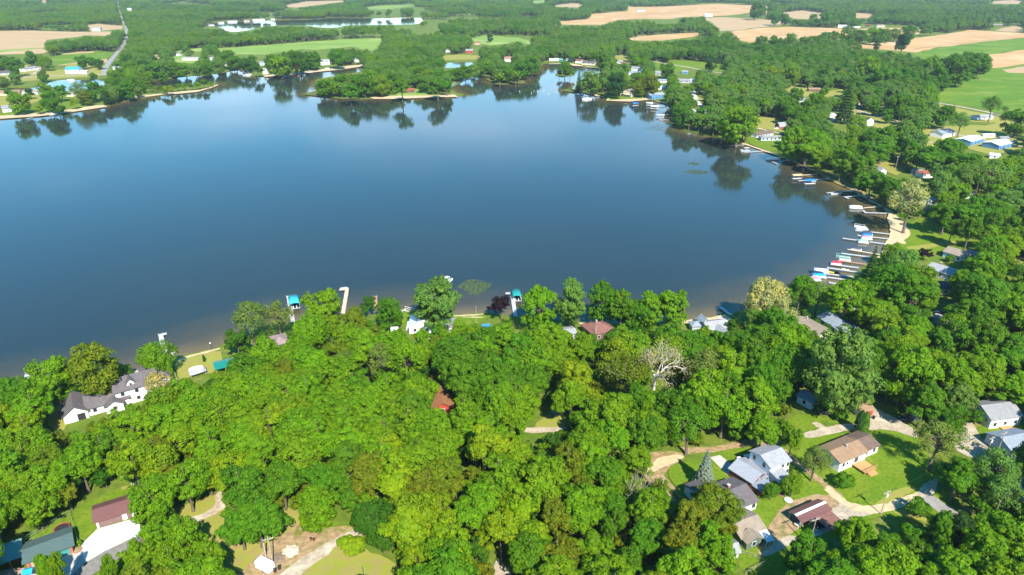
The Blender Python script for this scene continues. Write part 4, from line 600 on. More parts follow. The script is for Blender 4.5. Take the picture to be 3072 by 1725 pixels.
for a in (('white house with a grey roof on the north-east rise', 'A3', 960, 752, 1062, 758, 8, 3, 1.6, 'white', 'grey'), ('white house with a blue-grey roof just below it on the north-east rise', 'A3', 932, 800, 1056, 802, 7, 2.6, 1.4, 'white', 'bgrey'), ('pale grey house between two tall trees on the north-east lawn', 'A3', 1208, 802, 1275, 806, 7, 3, 1.5, 'grey', 'lgrey'), ('little blue shed alone on the north-east lawn', 'A3', 1500, 786, 1562, 788, 5, 2.4, 1.2, 'blue', 'bgrey'), ('white and blue cottage with a curved drive', 'A3', 1250, 882, 1340, 884, 6, 2.5, 1.2, 'white', 'bgrey'), ('grey hip-roofed house on the north-east lane', 'A3', 1460, 885, 1585, 888, 7, 2.6, 1.6, 'grey', 'grey'), ('bright white garage beside the grey hip-roofed house', 'A3', 1592, 878, 1658, 882, 6, 2.6, .8, 'white', 'mwhite'),
 ('white-roofed house behind the round olive tree on the point', 'A3', 1236, 958, 1335, 956, 7, 2.6, 1., 'white', 'mwhite'), ('house with a red-brown roof beside the white-roofed one', 'A3', 1338, 962, 1402, 962, 6, 2.6, 1.2, 'tan', 'red'), ('white gabled house among trees near the eastern lane', 'A3', 1598, 1228, 1645, 1226, 7, 3, 1.6, 'white', 'lgrey'), ('brown-roofed house in the wood east of the lane', 'A3', 1985, 1208, 2085, 1205, 7, 2.4, 1.2, 'brown', 'choc'), ('big dark-roofed house on the north inlet shore', 'A3', 430, 690, 570, 698, 9, 2.8, 1.8, 'cream', 'dark'), ('white house with a brown roof west of the big dark-roofed one', 'A3', 362, 672, 425, 676, 8, 3, 1.6, 'white', 'choc'), ('tan house behind the big dark-roofed one', 'A3', 560, 660, 640, 668, 7, 2.6, 1.2, 'tan', 'taupe'),
 ('white trailer under the inlet trees, westernmost of its row', 'A3', 85, 650, 130, 652, 4, 2.6, .5, 'white', 'mwhite'), ('white trailer with a rounded top in the inlet row', 'A3', 138, 648, 180, 650, 4, 2.8, .5, 'white', 'mwhite'), ('turquoise cabin in the inlet row of trailers', 'A3', 185, 655, 225, 656, 4, 2.6, .8, 'teal', 'mpgreen'), ('grey trailer at the east end of the inlet row', 'A3', 262, 652, 310, 654, 4, 2.6, .5, 'grey', 'lgrey'), ('white cottage at the lane above the inlet', 'A3', 800, 676, 850, 680, 6, 2.8, 1.3, 'white', 'lgrey'), ('brown-roofed cottage at the lane above the inlet', 'A3', 842, 690, 915, 692, 6, 2.4, 1.2, 'tan', 'brown'), ('grey house under trees behind the inlet row', 'A3', 360, 618, 420, 618, 7, 2.8, 1.3, 'grey', 'slate'),
 ('white hall with a bright blue roof at the causeway', 'A1', 497, 557, 598, 555, 14, 5, 2.4, 'white', 'mblue'), ('low white building attached to the blue-roofed hall', 'A1', 602, 557, 655, 556, 8, 2.6, .8, 'white', 'mwhite'), ('pale house with a dark roof at the western road', 'A1', -10, 570, 75, 566, 10, 3, 1.6, 'grey', 'dark'), ('white house with a grey roof west of the mown lawn', 'A1', 190, 540, 290, 526, 10, 3, 1.6, 'white', 'grey'), ('white two-storey house east of the county road', 'A1', 855, 530, 885, 532, 9, 4.5, 1.6, 'white', 'lgrey'), ('tall white house close behind the one east of the county road', 'A1', 888, 520, 932, 520, 9, 4.5, 1.8, 'white', 'mwhite'), ('long low white house in front of the pale green field', 'A1', 1375, 456, 1495, 456, 9, 3, 1.2, 'white', 'lgrey'), ('white house east of the long low one', 'A1', 1565, 462, 1610, 462, 9, 3.4, 1.6, 'white', 'lgrey'), ('tan gabled house among the western trees', 'A1', 1165, 442, 1202, 442, 9, 3, 2.2, 'tan', 'tan'), ('small white garage at the west end of the pale green field', 'A1', 1330, 422, 1358, 422, 7, 3, 1.2, 'white', 'grey'),
 ('wide tan-roofed house on the west shore road', 'A1', -10, 722, 150, 716, 11, 2.8, 1.6, 'cream', 'tan'), ('white house beside the wide tan-roofed one', 'A1', 168, 716, 285, 712, 9, 2.8, 1.4, 'white', 'taupe'), ('white gabled house on the west lake lawn', 'A1', 25, 850, 108, 842, 9, 3.4, 2.2, 'white', 'grey'), ('cream cottage behind the spit trees', 'A1', 500, 728, 560, 728, 8, 2.6, 1.3, 'cream', 'taupe'), ('white farmhouse by the far western field', 'A1', 700, 235, 758, 234, 14, 5, 2, 'white', 'lgrey'), ('white farm buildings beside the distant county road', 'A1', 950, 78, 1000, 82, 16, 5, 2, 'white', 'mwhite'),
 ('white house with a bright red roof on the far shore', 'A1', 2238, 532, 2292, 530, 9, 4.6, 1.8, 'white', 'mred'), ('large white house with a grey roof on the far shore', 'A1', 2420, 492, 2490, 490, 10, 5, 2, 'white', 'lgrey'), ('narrow white house by the far marina', 'A1', 1985, 560, 2018, 560, 9, 5, 1.6, 'white', 'lgrey'), ('grey cottage between the red-roofed and the large white house', 'A1', 2340, 516, 2382, 515, 8, 3, 1.4, 'grey', 'grey'), ('small white boathouse left of the far marina', 'A1', 1690, 492, 1716, 492, 7, 3, 1.2, 'white', 'grey'), ('grey roofed cottage above the far marina', 'A1', 1960, 495, 2005, 492, 8, 3.4, 1.5, 'paleblue', 'grey'),
 ('white cottage at the east end of the far shore houses', 'A2', 645, 468, 692, 468, 9, 3.6, 1.5, 'white', 'lgrey'), ('white house at the back of the hidden pond', 'A2', 1345, 394, 1380, 394, 9, 3, 1.4, 'white', 'lgrey'), ('red-brown house at the back of the hidden pond', 'A2', 1502, 402, 1556, 402, 9, 4, 1.6, 'red', 'lgrey'), ('white house with a steep roof in the wood near the marsh', 'A2', 1795, 466, 1860, 464, 9, 4, 2.4, 'white', 'tan'), ('brown cottage with a red-brown roof on the wooded island', 'A2', 1040, 705, 1118, 698, 8, 2.6, 1.4, 'brown', 'red'), ('tan house on the edge of the far green field', 'A2', 1568, 338, 1612, 338, 10, 3.5, 1.5, 'tan', 'orange'),
 ('white house at the west end of the second lake', 'A1', 1582, 196, 1618, 194, 9, 2.0, 1.2, 'white', 'lgrey'), ('white house with a grey roof on the second lake', 'A1', 1655, 176, 1692, 174, 9, 2.0, 1.3, 'white', 'grey'), ('pair-fronted white house on the second lake', 'A1', 1722, 168, 1790, 165, 9, 2.4, 1.3, 'white', 'lgrey'), ('cream house on the second lake', 'A1', 1860, 162, 1885, 160, 9, 2.4, 1.3, 'cream', 'taupe'), ('broad white house on the second lake', 'A1', 1915, 160, 2000, 156, 9, 2.6, 1.3, 'white', 'mwhite'), ('small white house at the east end of the second lake row', 'A1', 2045, 150, 2075, 149, 9, 2.4, 1.3, 'white', 'lgrey')):
    H(*a, win='f', far=True, keep=False, gap=5)
# --- docks, lifts and boats
DT = LAKE_Z + .62
DECKS = {'w': mat('dock_white', (.43, .43, .42), (.35, .35, .34), 1, .7, spec=.2), 'g': mat('dock_grey', (.44, .42, .38), (.34, .32, .28), 1, .8, spec=.1), 'b': mat('dock_brown', (.38, .23, .13), (.30, .17, .09), 1, .8, spec=.1), 't': mat('dock_tan', (.52, .42, .29), (.42, .33, .22), 1, .8, spec=.1)}
POSTM = {}
def dock(label, f, x0, y0, x1, y1, m='w', w_=1.25, arm=None, aw=None, posts=True, grp='docks along the shore'):
    A, rz, L = frame_of(f, x0, y0, x1, y1, DT); e = thing('dock', (A.x, A.y, LAKE_Z), rz, label, 'dock', grp); z = DT-LAKE_Z
    MB().box(0, L, -w_/2, w_/2, z-.14, z).build('deck', DECKS[m], e)
    if arm:
        q = at(px(f, *arm), DT)-A; q = Vector((q.x*cos(-rz)-q.y*sin(-rz), q.x*sin(-rz)+q.y*cos(-rz))); s = 1 if q.y > 0 else -1; aw = aw or w_
        MB().box(-.02, aw, min(s*w_/2, q.y), max(s*w_/2, q.y), z-.15, z-.004).build('arm', DECKS[m], e)
    if posts:
        if 'p' not in POSTM: POSTM['p'] = MB().tube([(0, 0, -1.2), (0, 0, 1.05)], .05, 5).mesh('post'); POSTM['p'].materials.append(STEEL)
        n = max(2, int(L/5)+1)
        for i in range(n):
            for sd in (-1, 1): mesh_obj('post', POSTM['p'], None, e).location = (.1+(L-.6)*i/(n-1), sd*(w_/2+.06), z-.62)
    return e
COV = {'teal': mat('cover_teal', (.03, .42, .42)), 'dteal': mat('cover_deep_teal', (.01, .24, .22)), 'blue': mat('cover_blue', (.02, .20, .62)), 'bright': mat('cover_bright_blue', (.01, .33, .78)), 'red': mat('cover_red', (.70, .035, .09)), 'navy': mat('cover_navy', (.05, .06, .10)), 'silver': mat('cover_silver', (.58, .58, .68)), 'white': WHITEP, 'mint': mat('cover_mint', (.26, .52, .44)), 'tan': mat('cover_tan', (.58, .42, .22)), 'grey': mat('cover_grey', (.35, .36, .38)), 'pink': mat('cover_pink', (.62, .25, .30)), 'black': BLACKP, 'yellow': mat('hull_yellow', (.75, .62, .03)), 'pyellow': mat('hull_pale_yellow', (.78, .70, .36))}
def hump(x0, x1, W, z0, h, n=7):
    """a rounded cover, lofted along x"""
    secs = []
    for i in range(n):
        s = i/(n-1); k = (sin(pi*min(max(s, .07), .93)))**.35; hh = h*(.75+.25*sin(pi*s)) * (.55 if i in (0, n-1) else 1); w2 = W/2*k
        x = x0+(x1-x0)*s; secs.append([(x, -w2, z0), (x, -w2, z0+hh*.45), (x, -w2*.6, z0+hh*.9), (x, 0, z0+hh), (x, w2*.6, z0+hh*.9), (x, w2, z0+hh*.45), (x, w2, z0)])
    return secs
def pontoon(label, f, x0, y0, x1, y1, cover=None, side='white', canopy=None, z=LAKE_Z, name='pontoon_boat', W=2.5):
    A, rz, L = frame_of(f, x0, y0, x1, y1, z+.5); L = max(L, 5); e = thing(name, (A.x, A.y, z), rz, label, 'boat', 'boats moored round the lake')
    for s in (-1, 1): MB().tube([(0, s*W*.34, .28), (.5, s*W*.34, .22), (L-.2, s*W*.34, .2), (L, s*W*.34, .2)], [.06, .3, .3, .28], 8).build('pontoon', STEEL, e, True)
    MB().box(.1, L-.1, -W/2, W/2, .5, .6).build('deck', WHITEP, e)
    rl = MB().box(.4, L-.6, -W/2+.02, -W/2+.07, .603, 1.25).box(.4, L-.6, W/2-.07, W/2-.02, .603, 1.25).box(.34, .39, -W/2+.02, W/2-.02, .603, 1.2).box(L-.59, L-.54, -W/2+.02, W/2-.02, .603, 1.2); rl.build('rail', COV[side], e)
    if cover: MB().loft(hump(.3, L-.4, W+.1, 1.22, .55)).build('cover', COV[cover], e, True)
    else: MB().box(.6, 2., -W/2+.15, -W/2+.75, .61, 1.05).box(.6, 2., W/2-.75, W/2-.15, .61, 1.05).box(L-2.4, L-.8, W/2-.8, W/2-.15, .61, 1.1).build('seat', mat('vinyl', (.62, .58, .52)), e); MB().box(L*.5, L*.5+.5, -.9, -.3, .61, 1.3).build('console', WHITEP, e)
    if canopy:
        MB().loft(hump(L*.35, L*.95, W, 2.5, .2)).build('canopy', COV[canopy], e, True); MB().tube([(L*.4, -W/2+.05, 1.2), (L*.42, -W/2+.05, 2.52)], .03, 5).tube([(L*.4, W/2-.05, 1.2), (L*.42, W/2-.05, 2.52)], .03, 5).tube([(L*.88, -W/2+.05, 1.2), (L*.86, -W/2+.05, 2.52)], .03, 5).tube([(L*.88, W/2-.05, 1.2), (L*.86, W/2-.05, 2.52)], .03, 5).build('canopy_frame', STEEL, e)
    MB().box(L-.1, L+.35, -.2, .2, .2, 1.).build('motor', BLACKP, e); return e
def speedboat(label, f, x0, y0, x1, y1, hull='white', cover='navy', name='speedboat', W=2.1, z=LAKE_Z, minL=4.5, cat='boat', h=.75):
    A, rz, L = frame_of(f, x0, y0, x1, y1, z+.4); L = max(L, minL); e = thing(name, (A.x, A.y, z), rz, label, cat, 'boats moored round the lake'); secs = []
    for s, k, lift in ((0, .05, .5), (.12, .45, .28), (.3, .85, .1), (.6, 1, 0), (1, .94, 0)):
        w2 = W/2*k; secs.append([(L*s, 0, -.15+lift*h), (L*s, w2*.75, .05+lift*h*.8), (L*s, w2, h), (L*s, -w2, h), (L*s, -w2*.75, .05+lift*h*.8)])
    MB().loft(secs).build('hull', COV[hull], e); MB().loft(hump(L*.18, L*.97, W*.9, h+.004, .45)).build('cover', COV[cover], e, True); MB().prism([(L*.38, h+.35), (L*.5, h+.75), (L*.53, h+.75), (L*.42, h+.35)], -W*.35, W*.35, 'y').build('windscreen', GLASS, e); MB().box(L-.03, L+.4, -.2, .2, .1, h+.35).build('motor', BLACKP, e); return e
def jetski(label, f, x0, y0, x1, y1, c):
    A, rz, L = frame_of(f, x0, y0, x1, y1); L = max(L, 3.); e = thing('jet_ski', (A.x, A.y, LAKE_Z), rz, label, 'jet ski', 'jet skis on the southern docks'); secs = []
    for s, k, zz in ((0, .1, .45), (.2, .7, .55), (.5, 1, .6), (1, .85, .5)): secs.append([(L*s, -.55*k, 0.1), (L*s, -.6*k, .3), (L*s, -.25*k, zz), (L*s, .25*k, zz), (L*s, .6*k, .3), (L*s, .55*k, .1)])
    MB().loft(secs).build('hull', COV[c], e); MB().box(L*.45, L*.92, -.2, .2, .58, .85).build('seat', BLACKP, e); MB().tube([(L*.4, -.4, .95), (L*.36, 0, .9), (L*.4, .4, .95)], .04, 5).tube([(L*.36, 0, .9), (L*.3, 0, .55)], .06, 5).build('handlebar', BLACKP, e); return e
def lift(label, f, x0, y0, x1, y1, canopy=None, W=3.1, h=2.3, mt=None):
    A, rz, L = frame_of(f, x0, y0, x1, y1, LAKE_Z+(h if canopy else .5)); L = max(L, 5.); e = thing('boat_lift', (A.x, A.y, LAKE_Z), rz, label, 'boat lift', 'boat lifts beside the docks'); fr = MB(); hh = h if canopy else 1.3
    for x in (.3, L-.3):
        for s in (-1, 1): MB().box(x-.06, x+.06, s*W/2-.06, s*W/2+.06, -1.2, hh).build('post', mt or STEEL, e)
        fr.box(x-.05, x+.05, -W/2+.07, W/2-.07, .1, .2)
    fr.box(.37, L-.37, -W/2-.05, -W/2+.05, .3, .42).box(.37, L-.37, W/2-.05, W/2+.05, .3, .42).box(.37, L-.37, -.7, -.5, .203, .35).box(.37, L-.37, .5, .7, .203, .35)
    if not canopy: fr.box(.37, L-.37, -W/2-.05, -W/2+.05, 1.15, 1.25).box(.37, L-.37, W/2-.05, W/2+.05, 1.15, 1.25)
    fr.build('frame', mt or WHITEP, e)
    if canopy: MB().loft([[(x, -W/2-.2, h-.25), (x, -W/2*.95, h+.1), (x, -W/4, h+.42), (x, W/4, h+.42), (x, W/2*.95, h+.1), (x, W/2+.2, h-.25), (x, W/4, h+.36), (x, -W/4, h+.36)] for x in (-.1, L*.5, L+.1)]).build('canopy', COV[canopy], e, True)
    return e
# south shore
dock('short white dock with a T end by the westernmost shore trees', 'B1', 246, 915, 222, 985, arm=(280, 912), w_=1.6); dock('white L-shaped dock with its arm towards the lakeside lawn', 'B1', 1392, 582, 1428, 750, arm=(1445, 574), w_=1.5); lift('bare boat lift in the reeds at the foot of the white L-shaped dock', 'B1', 1470, 745, 1510, 800)
dock('long grey dock beside a teal-covered boat', 'B2', 478, 310, 516, 540, 'g', 1.6); lift('boat lift with a bright teal canopy at the end of the long grey dock', 'B2', 518, 310, 532, 380, 'teal', W=3.6); pontoon('pontoon boat under the bright teal lift canopy', 'B2', 520, 316, 532, 378, None, 'grey')
dock('tan L-shaped dock with a low side arm', 'B2', 988, 245, 950, 470, 't', 1.5, arm=(920, 253)); dock('short orange wooden dock behind a dark round tree', 'B2', 1230, 312, 1236, 400, 'b', 1.5); speedboat('white dinghy moored at the arm of the tan L-shaped dock', 'B2', 930, 248, 972, 250, 'white', 'grey', 'dinghy', 1.4, minL=3.5)
pontoon('white boat with a canopy moored behind the big soft green tree', 'B2', 1885, 165, 1840, 200, None, 'white', 'white'); lift('small bare boat lift on the shore west of the white gabled lake house', 'B2', 1465, 430, 1510, 440)
dock('white dock with a west arm beside the dark purple tree', 'B3', 392, 222, 424, 430, 'w', 1.5, arm=(336, 222)); lift('boat lift with a deep teal canopy beside the purple tree', 'B3', 425, 200, 440, 258, 'dteal', W=3.4); pontoon('pontoon boat under the deep teal lift canopy', 'B3', 428, 206, 438, 256, None, 'white'); dock('short white dock slanting off the sandy cove', 'B3', 2195, 345, 2292, 418, 'w', 1.3)
# east docks (from north to south)
D_ = dock
D_('white dock north of the light blue cottage', 'A5', -20, 108, 90, 100); D_('white dock with a silver-canopied boat', 'A5', 95, 163, 268, 152); pontoon('pontoon boat with a silver canopy', 'A5', 60, 152, 140, 148, None, 'grey', 'silver'); D_('pale dock with a crossing float under the shoreline maples', 'A5', 330, 246, 480, 234, arm=(392, 262)); pontoon('white pontoon boat tied north of the crossing float', 'A5', 290, 228, 402, 222, 'white')
D_('tan dock with a tan-roofed lift', 'A5', 590, 362, 722, 354, 't'); lift('boat lift with a tan canopy', 'A5', 510, 362, 592, 358, 'tan'); D_('white dock behind the blue-roofed lift', 'A5', 565, 412, 830, 390); lift('boat lift with a blue canopy', 'A5', 616, 406, 710, 402, 'blue'); pontoon('white pontoon boat under the blue lift canopy', 'A5', 620, 412, 708, 410)
D_('white dock with a dark-covered speedboat', 'A5', 812, 516, 1040, 497); speedboat('speedboat with a dark cover and white hull', 'A5', 848, 528, 932, 516, 'white', 'navy'); D_('short white dock with a hooked end', 'A5', 960, 552, 1132, 535, arm=(990, 566)); pontoon('large cream pontoon boat under the pale sycamore', 'A5', 1000, 642, 1122, 648, 'white'); D_('thin tan dock leading to the cream pontoon boat', 'A5', 1124, 646, 1282, 634, 't', 1.1); D_('white dock with a hooked end in tree shade', 'A5', 1136, 686, 1332, 693, arm=(1140, 668))
lift('long bare white boat lift outermost at the beach docks', 'D', 935, 245, 1155, 275, None, mt=WHITEP); pontoon('bare white pontoon boat inside the northern beach dock', 'D', 960, 295, 1210, 312, None); D_('white dock at the north end of the beach', 'D', 955, 328, 1665, 410)
pontoon('blue-covered pontoon boat in front of a second one', 'D', 1080, 395, 1300, 410, 'navy', 'blue'); pontoon('pontoon boat with a blue cover and white sides', 'D', 1085, 445, 1298, 462, 'blue'); pontoon('pink-sided pontoon boat beside the blue-covered one', 'D', 1060, 485, 1290, 500, 'pink', 'white'); D_('white dock behind the blue-covered boats', 'D', 1000, 430, 1620, 500)
D_('long grey plank dock passing the mint-covered boat', 'D', 710, 488, 1545, 602, 'g'); pontoon('pontoon boat with a mint green cover', 'D', 1000, 555, 1218, 575, 'mint'); pontoon('pontoon boat with a navy cover', 'D', 865, 690, 1040, 718, 'navy', 'grey'); D_('tan plank dock beside the navy-covered boat', 'D', 805, 706, 1500, 820, 't')
D_('white dock with bare lifts at its outer end', 'D', 690, 785, 1385, 878); lift('bare pale green boat lift at the outer end of the white dock', 'D', 575, 835, 865, 870, None, mt=COV['mint']); lift('small bare white boat lift nearer the brown dock', 'D', 640, 900, 800, 920, None, mt=WHITEP); D_('brown plank dock south of the bare lifts', 'D', 620, 925, 1175, 1004, 'b'); pontoon('pontoon boat with a bright red cover', 'D', 460, 985, 685, 1008, 'red'); D_('white dock behind the red-covered boat', 'D', 470, 1000, 1030, 1072)
lift('boat lift with a flat lavender grey canopy', 'D', 145, 1095, 400, 1125, 'silver'); D_('white dock between the two yellow jet skis', 'D', 400, 1068, 1050, 1165); jetski('bright yellow jet ski', 'D', 400, 1125, 510, 1150, 'yellow'); jetski('black jet ski next to the bright yellow one', 'D', 515, 1135, 605, 1150, 'black'); jetski('pale yellow jet ski', 'D', 690, 1080, 800, 1095, 'pyellow'); lift('bare white boat lift under the lavender canopy edge', 'D', 205, 1130, 390, 1150, None, mt=WHITEP); D_('weathered brown dock north of the bright blue boat cover', 'D', 165, 1165, 950, 1252, 'g')
pontoon('pontoon boat with a bright blue rounded cover', 'D', 100, 1230, 395, 1255, 'bright'); D_('white dock beside the bright blue boat cover', 'D', 355, 1248, 800, 1310); pontoon('white pontoon boat with pink seats at the southern docks', 'D', 45, 1290, 275, 1310, 'pink'); D_('white dock under the pink-seated boat', 'D', -5, 1295, 300, 1345); D_('short white dock almost hidden by the southern dock trees', 'D', 440, 1358, 600, 1388)
# north-east point, inlet, west shore
D_('white dock south of the lane trees', 'A3', 1258, 1276, 1432, 1282); D_('white dock with a grey-roofed lift', 'A3', 1300, 1222, 1372, 1216); lift('boat lift with a pale grey canopy', 'A3', 1226, 1225, 1312, 1226, 'silver'); lift('white-canopied boat lift, outer one before the blue house', 'A3', 1120, 1096, 1190, 1098, 'white'); lift('white-canopied boat lift, inner one before the blue house', 'A3', 1165, 1130, 1250, 1132, 'white'); D_('grey dock beside the white-canopied lifts', 'A3', 1240, 1140, 1370, 1126, 'g')
lift('boat lift with a blue canopy off the grassy point', 'A3', 972, 1104, 1030, 1098, 'blue'); D_('white dock at the tip of the point', 'A3', 540, 1048, 632, 1040); pontoon('white pontoon boat at the tip of the point', 'A3', 432, 1058, 540, 1056, 'white'); speedboat('white fishing boat beside the pontoon at the tip of the point', 'A3', 445, 1072, 500, 1072, 'white', 'grey'); pontoon('boat with a blue cover at the wooded tip', 'A3', 388, 1008, 448, 1004, 'blue')
D_('white dock below the white house on the west lake lawn', 'A1', 200, 895, 245, 884); D_('white dock with boats on the west shore', 'A1', 372, 872, 470, 862); pontoon('white pontoon boat on the west shore', 'A1', 385, 868, 425, 862, 'white'); pontoon('white boat in the western pond', 'A1', 505, 608, 565, 604, 'white')
for i, (x, y, dx, c, lab) in enumerate(((1810, 530, 50, 'white', 'white boat, outermost of the far marina'), (1830, 548, 55, 'white', 'white boat behind the outermost at the far marina'), (1850, 566, 50, 'white', 'white boat nearest the lake at the far marina'), (1880, 528, 45, 'grey', 'grey-covered boat at the far marina'), (2055, 558, 45, 'blue', 'blue-covered boat below the narrow white house'), (2140, 572, 50, 'red', 'dark red boat by the far marina'), (2255, 566, 50, 'white', 'white boat below the red-roofed house'), (2310, 545, 55, 'navy', 'dark boat east of the red-roofed house'), (2400, 528, 50, 'navy', 'dark-covered boat below the large white house'), (2450, 520, 40, 'white', 'white boat below the large white house'), (2500, 516, 40, 'navy', 'dark boat at the end of the far shore row'))):
    pontoon(lab, 'A1', x, y, x+dx, y, c, 'white')
for i, (x0, y0, x1, y1, lab) in enumerate(((1815, 520, 1900, 545, 'white dock at the far marina'), (1845, 575, 1905, 566, 'lower white dock at the far marina'), (2250, 572, 2330, 545, 'dock below the red-roofed house'), (2400, 534, 2470, 522, 'dock below the large white house'))): D_(lab, 'A1', x0, y0, x1, y1, posts=False)
speedboat('small boat on the second lake', 'A2', 1072, 112, 1100, 112, 'white', 'white', minL=8)
# buoys off the inlet
bm_ = MB().tube([(0, 0, -.2), (0, 0, .5), (0, 0, 1.2)], [.25, .25, .12], 8).mesh('buoy'); bm_.materials.append(WHITEP)
for i, (x, y) in enumerate(((1910, 692), (1998, 706), (2045, 692), (2128, 710), (2092, 690), (2190, 694))):
    o = mesh_obj('buoy', bm_); g = at(px('A2', x, y), LAKE_Z); o.location = g; tag(o, 'small white buoy, %s from the west in the row off the inlet' % ('first', 'second', 'third', 'fifth', 'fourth', 'sixth')[i], 'buoy', 'buoys off the inlet')
# --- vehicles
CARP = {c: mat('car_'+c, v, tuple(x*.95 for x in v), 1, .25, spec=.6) for c, v in (('navy', (.035, .055, .09)), ('white', (.8, .8, .8)), ('black', (.02, .02, .022)), ('red', (.35, .02, .02)), ('silver', (.45, .46, .48)), ('blue', (.03, .15, .4)))}
def car(label, f, x0, y0, x1, y1, c, suv=True, far=False):
    A, rz, L = frame_of(f, x0, y0, x1, y1); L = 4.8; W = 1.85; h = 1.75 if suv else 1.45; e = thing('parked_car', (A.x, A.y, .02), rz, label, 'car', 'cars parked round the houses')
    secs = []
    for x, z0, z1, w_ in ((0, .45, .72, .8), (.15, .3, .86, .9), (1.2, .28, .98, .92), (3.6, .28, 1.02, .92), (4.65, .32, .98, .9), (4.8, .45, .85, .84)): secs.append([(x, -w_, z0), (x, -w_-.01, (z0+z1)/2), (x, -w_*.94, z1), (x, w_*.94, z1), (x, w_+.01, (z0+z1)/2), (x, w_, z0)])
    MB().loft(secs).build('body', CARP[c], e, False); r0, r1 = (1.9, 4.45) if suv else (1.8, 3.7); b1 = 4.7 if suv else 4.3
    MB().loft([[(1.15, -.84, .985), (1.15, .84, .985), (b1, .84, .985), (b1, -.84, .985)], [(r0, -.68, h-.06), (r0, .68, h-.06), (r1, .68, h-.06), (r1, -.68, h-.06)]]).build('glasshouse', GLASS, e)
    MB().loft([[(r0-.05, -.7, h-.058), (r0-.05, .7, h-.058), (r1+.05, .7, h-.058), (r1+.05, -.7, h-.058)], [(r0+.1, -.6, h), (r0+.1, .6, h), (r1-.1, .6, h), (r1-.1, -.6, h)]]).build('roof', CARP[c], e)
    for x in (.95, 3.85):
        for s in (-1, 1):
            wv = MB().tube([(x, s*.72, .34), (x, s*.93, .34)], .34, 12).build('wheel', RUBBER, e)
            if not far: MB().tube([(x, s*.925, .34), (x, s*.945, .34)], .19, 10).build('rim', STEEL, wv)
    for s in (-1, 1): MB().box(-.02, .1, s*.62-.14, s*.62+.14, .6, .74).build('headlight', FRAME, e)
    return e
car('dark blue car on the gravel by the red shed', 'C4', 1590, 160, 1712, 158, 'navy'); car('white car beside the concrete pad of the maroon garage', 'C4', 300, 490, 372, 478, 'white', False); car('dark car under the red-brown carport', 'E', 1310, 1140, 1440, 1090, 'black', False)
car('black car in deep shade by the grey-roofed shed', 'B4', 1870, 420, 1960, 450, 'black'); car('silver car behind the grey-roofed shed', 'B4', 1920, 480, 2010, 500, 'silver', False); car('dark car at the end of the shaded drive', 'B4', 1975, 520, 2040, 530, 'black'); car('dark car under the big tree by the gravel road', 'B4', 930, 1215, 985, 1222, 'black', False)
car('red car by the green-roofed shed in the eastern wood', 'A4', 430, 775, 468, 776, 'red', True, True); car('white car in front of the red barn', 'A4', 222, 1166, 262, 1164, 'white', False, True); car('blue car by the tan gabled house', 'A4', 965, 965, 1010, 970, 'blue', True, True); car('dark car beside the blue pole barn', 'A4', 2370, 1290, 2440, 1285, 'black', True, True); car('silver car on the drive of the tall white house', 'A4', 880, 1075, 915, 1085, 'silver', False, True)
def trailer(label, f, x0, y0, x1, y1, L, W, h, nm, cat):
    A, rz, l = frame_of(f, x0, y0, x1, y1); e = thing(nm, (A.x, A.y, 0), rz, label, cat); MB().box(0, L, 0, W, .45, h).build('body', WHITEP, e); MB().box(.08, L-.08, .08, W-.08, h+.003, h+.05).build('roof', RF['mwhite'] if cat != 'trailer' else mat('trailer_roof', (.55, .6, .64)), e); MB().tube([(-.9, W/2, .5), (0, W/2, .5)], .06, 5).build('tow_bar', STEEL, e)
    for y in (-.02, W-.16): MB().tube([(L*.55, y, .32), (L*.55, y+.18, .32)], .32, 12).build('wheel', RUBBER, e)
    return e
trailer('white cargo trailer on the dirt beside the leaning pole', 'C2', 195, 1395, 278, 1437, 3.9, 2., 2.3, 'cargo_trailer', 'trailer'); e = trailer('cream camper van body parked on the eastern lawn', 'A4', 2108, 1250, 2258, 1244, 10.5, 2.6, 3.1, 'camper', 'camper')
for i in range(5): window(e, 1.3+i*2., 0, 1.9, 1.1, .8, 0, True)
pontoon('pontoon boat parked on the lakeside lawn under a white cover', 'B1', 1635, 915, 1728, 895, 'white', 'white', None, .35); lift('grey boat canopy standing on the lakeside lawn', 'B1', 1640, 925, 1725, 900, 'grey', h=1.8)
# --- poles, wires and small things
POLEW = mat('pole_wood', (.42, .36, .28), (.30, .25, .19), 2, .9)
def pole(label, f, x, y, h=9., arm=True, tr=False, r=.14):
    g = at(px(f, x, y), 0); e = thing('utility_pole', g, .4, label, 'utility pole', 'utility poles'); MB().tube([(0, 0, -.5), (0, 0, h)], [r, r*.7], 8).build('pole', POLEW, e)
    if arm:
        a = MB().box(-1.1, 1.1, -.06, .06, h-.8, h-.66).build('crossarm', POLEW, e)
        for s in (-1, -.5, .5, 1): MB().tube([(s, 0, h-.657), (s, 0, h-.45)], .05, 6).build('insulator', WHITEP, a)
    if tr: MB().tube([(.32, 0, h-2.2), (.32, 0, h-1.3)], .26, 10).build('transformer', mat('transformer_paint', (.62, .64, .65)), e)
    return g + Vector((0, 0, h-.45))
P1 = pole('utility pole with a pale transformer on the sand track bend', 'C4', 1437, 912, 7.6, tr=True); P2 = pole('utility pole rising from the trees beside the red-brown carport', 'C4', 868, 1172, 9); P3 = pole('utility pole with a transformer at the gravel lane', 'C4', 2255, 492, 8.5, tr=True); P4 = pole('utility pole a little beyond the one at the gravel lane', 'C4', 2355, 440, 8); P5 = pole('pale utility pole at the white cargo trailer', 'C2', 352, 1395, 9.5); pole('thick leaning timber post behind the white cargo trailer', 'C2', 288, 1310, 5, False, r=.22); pole('utility pole in the wood near the dirt junction', 'C3', 1685, 800, 7.5, False)
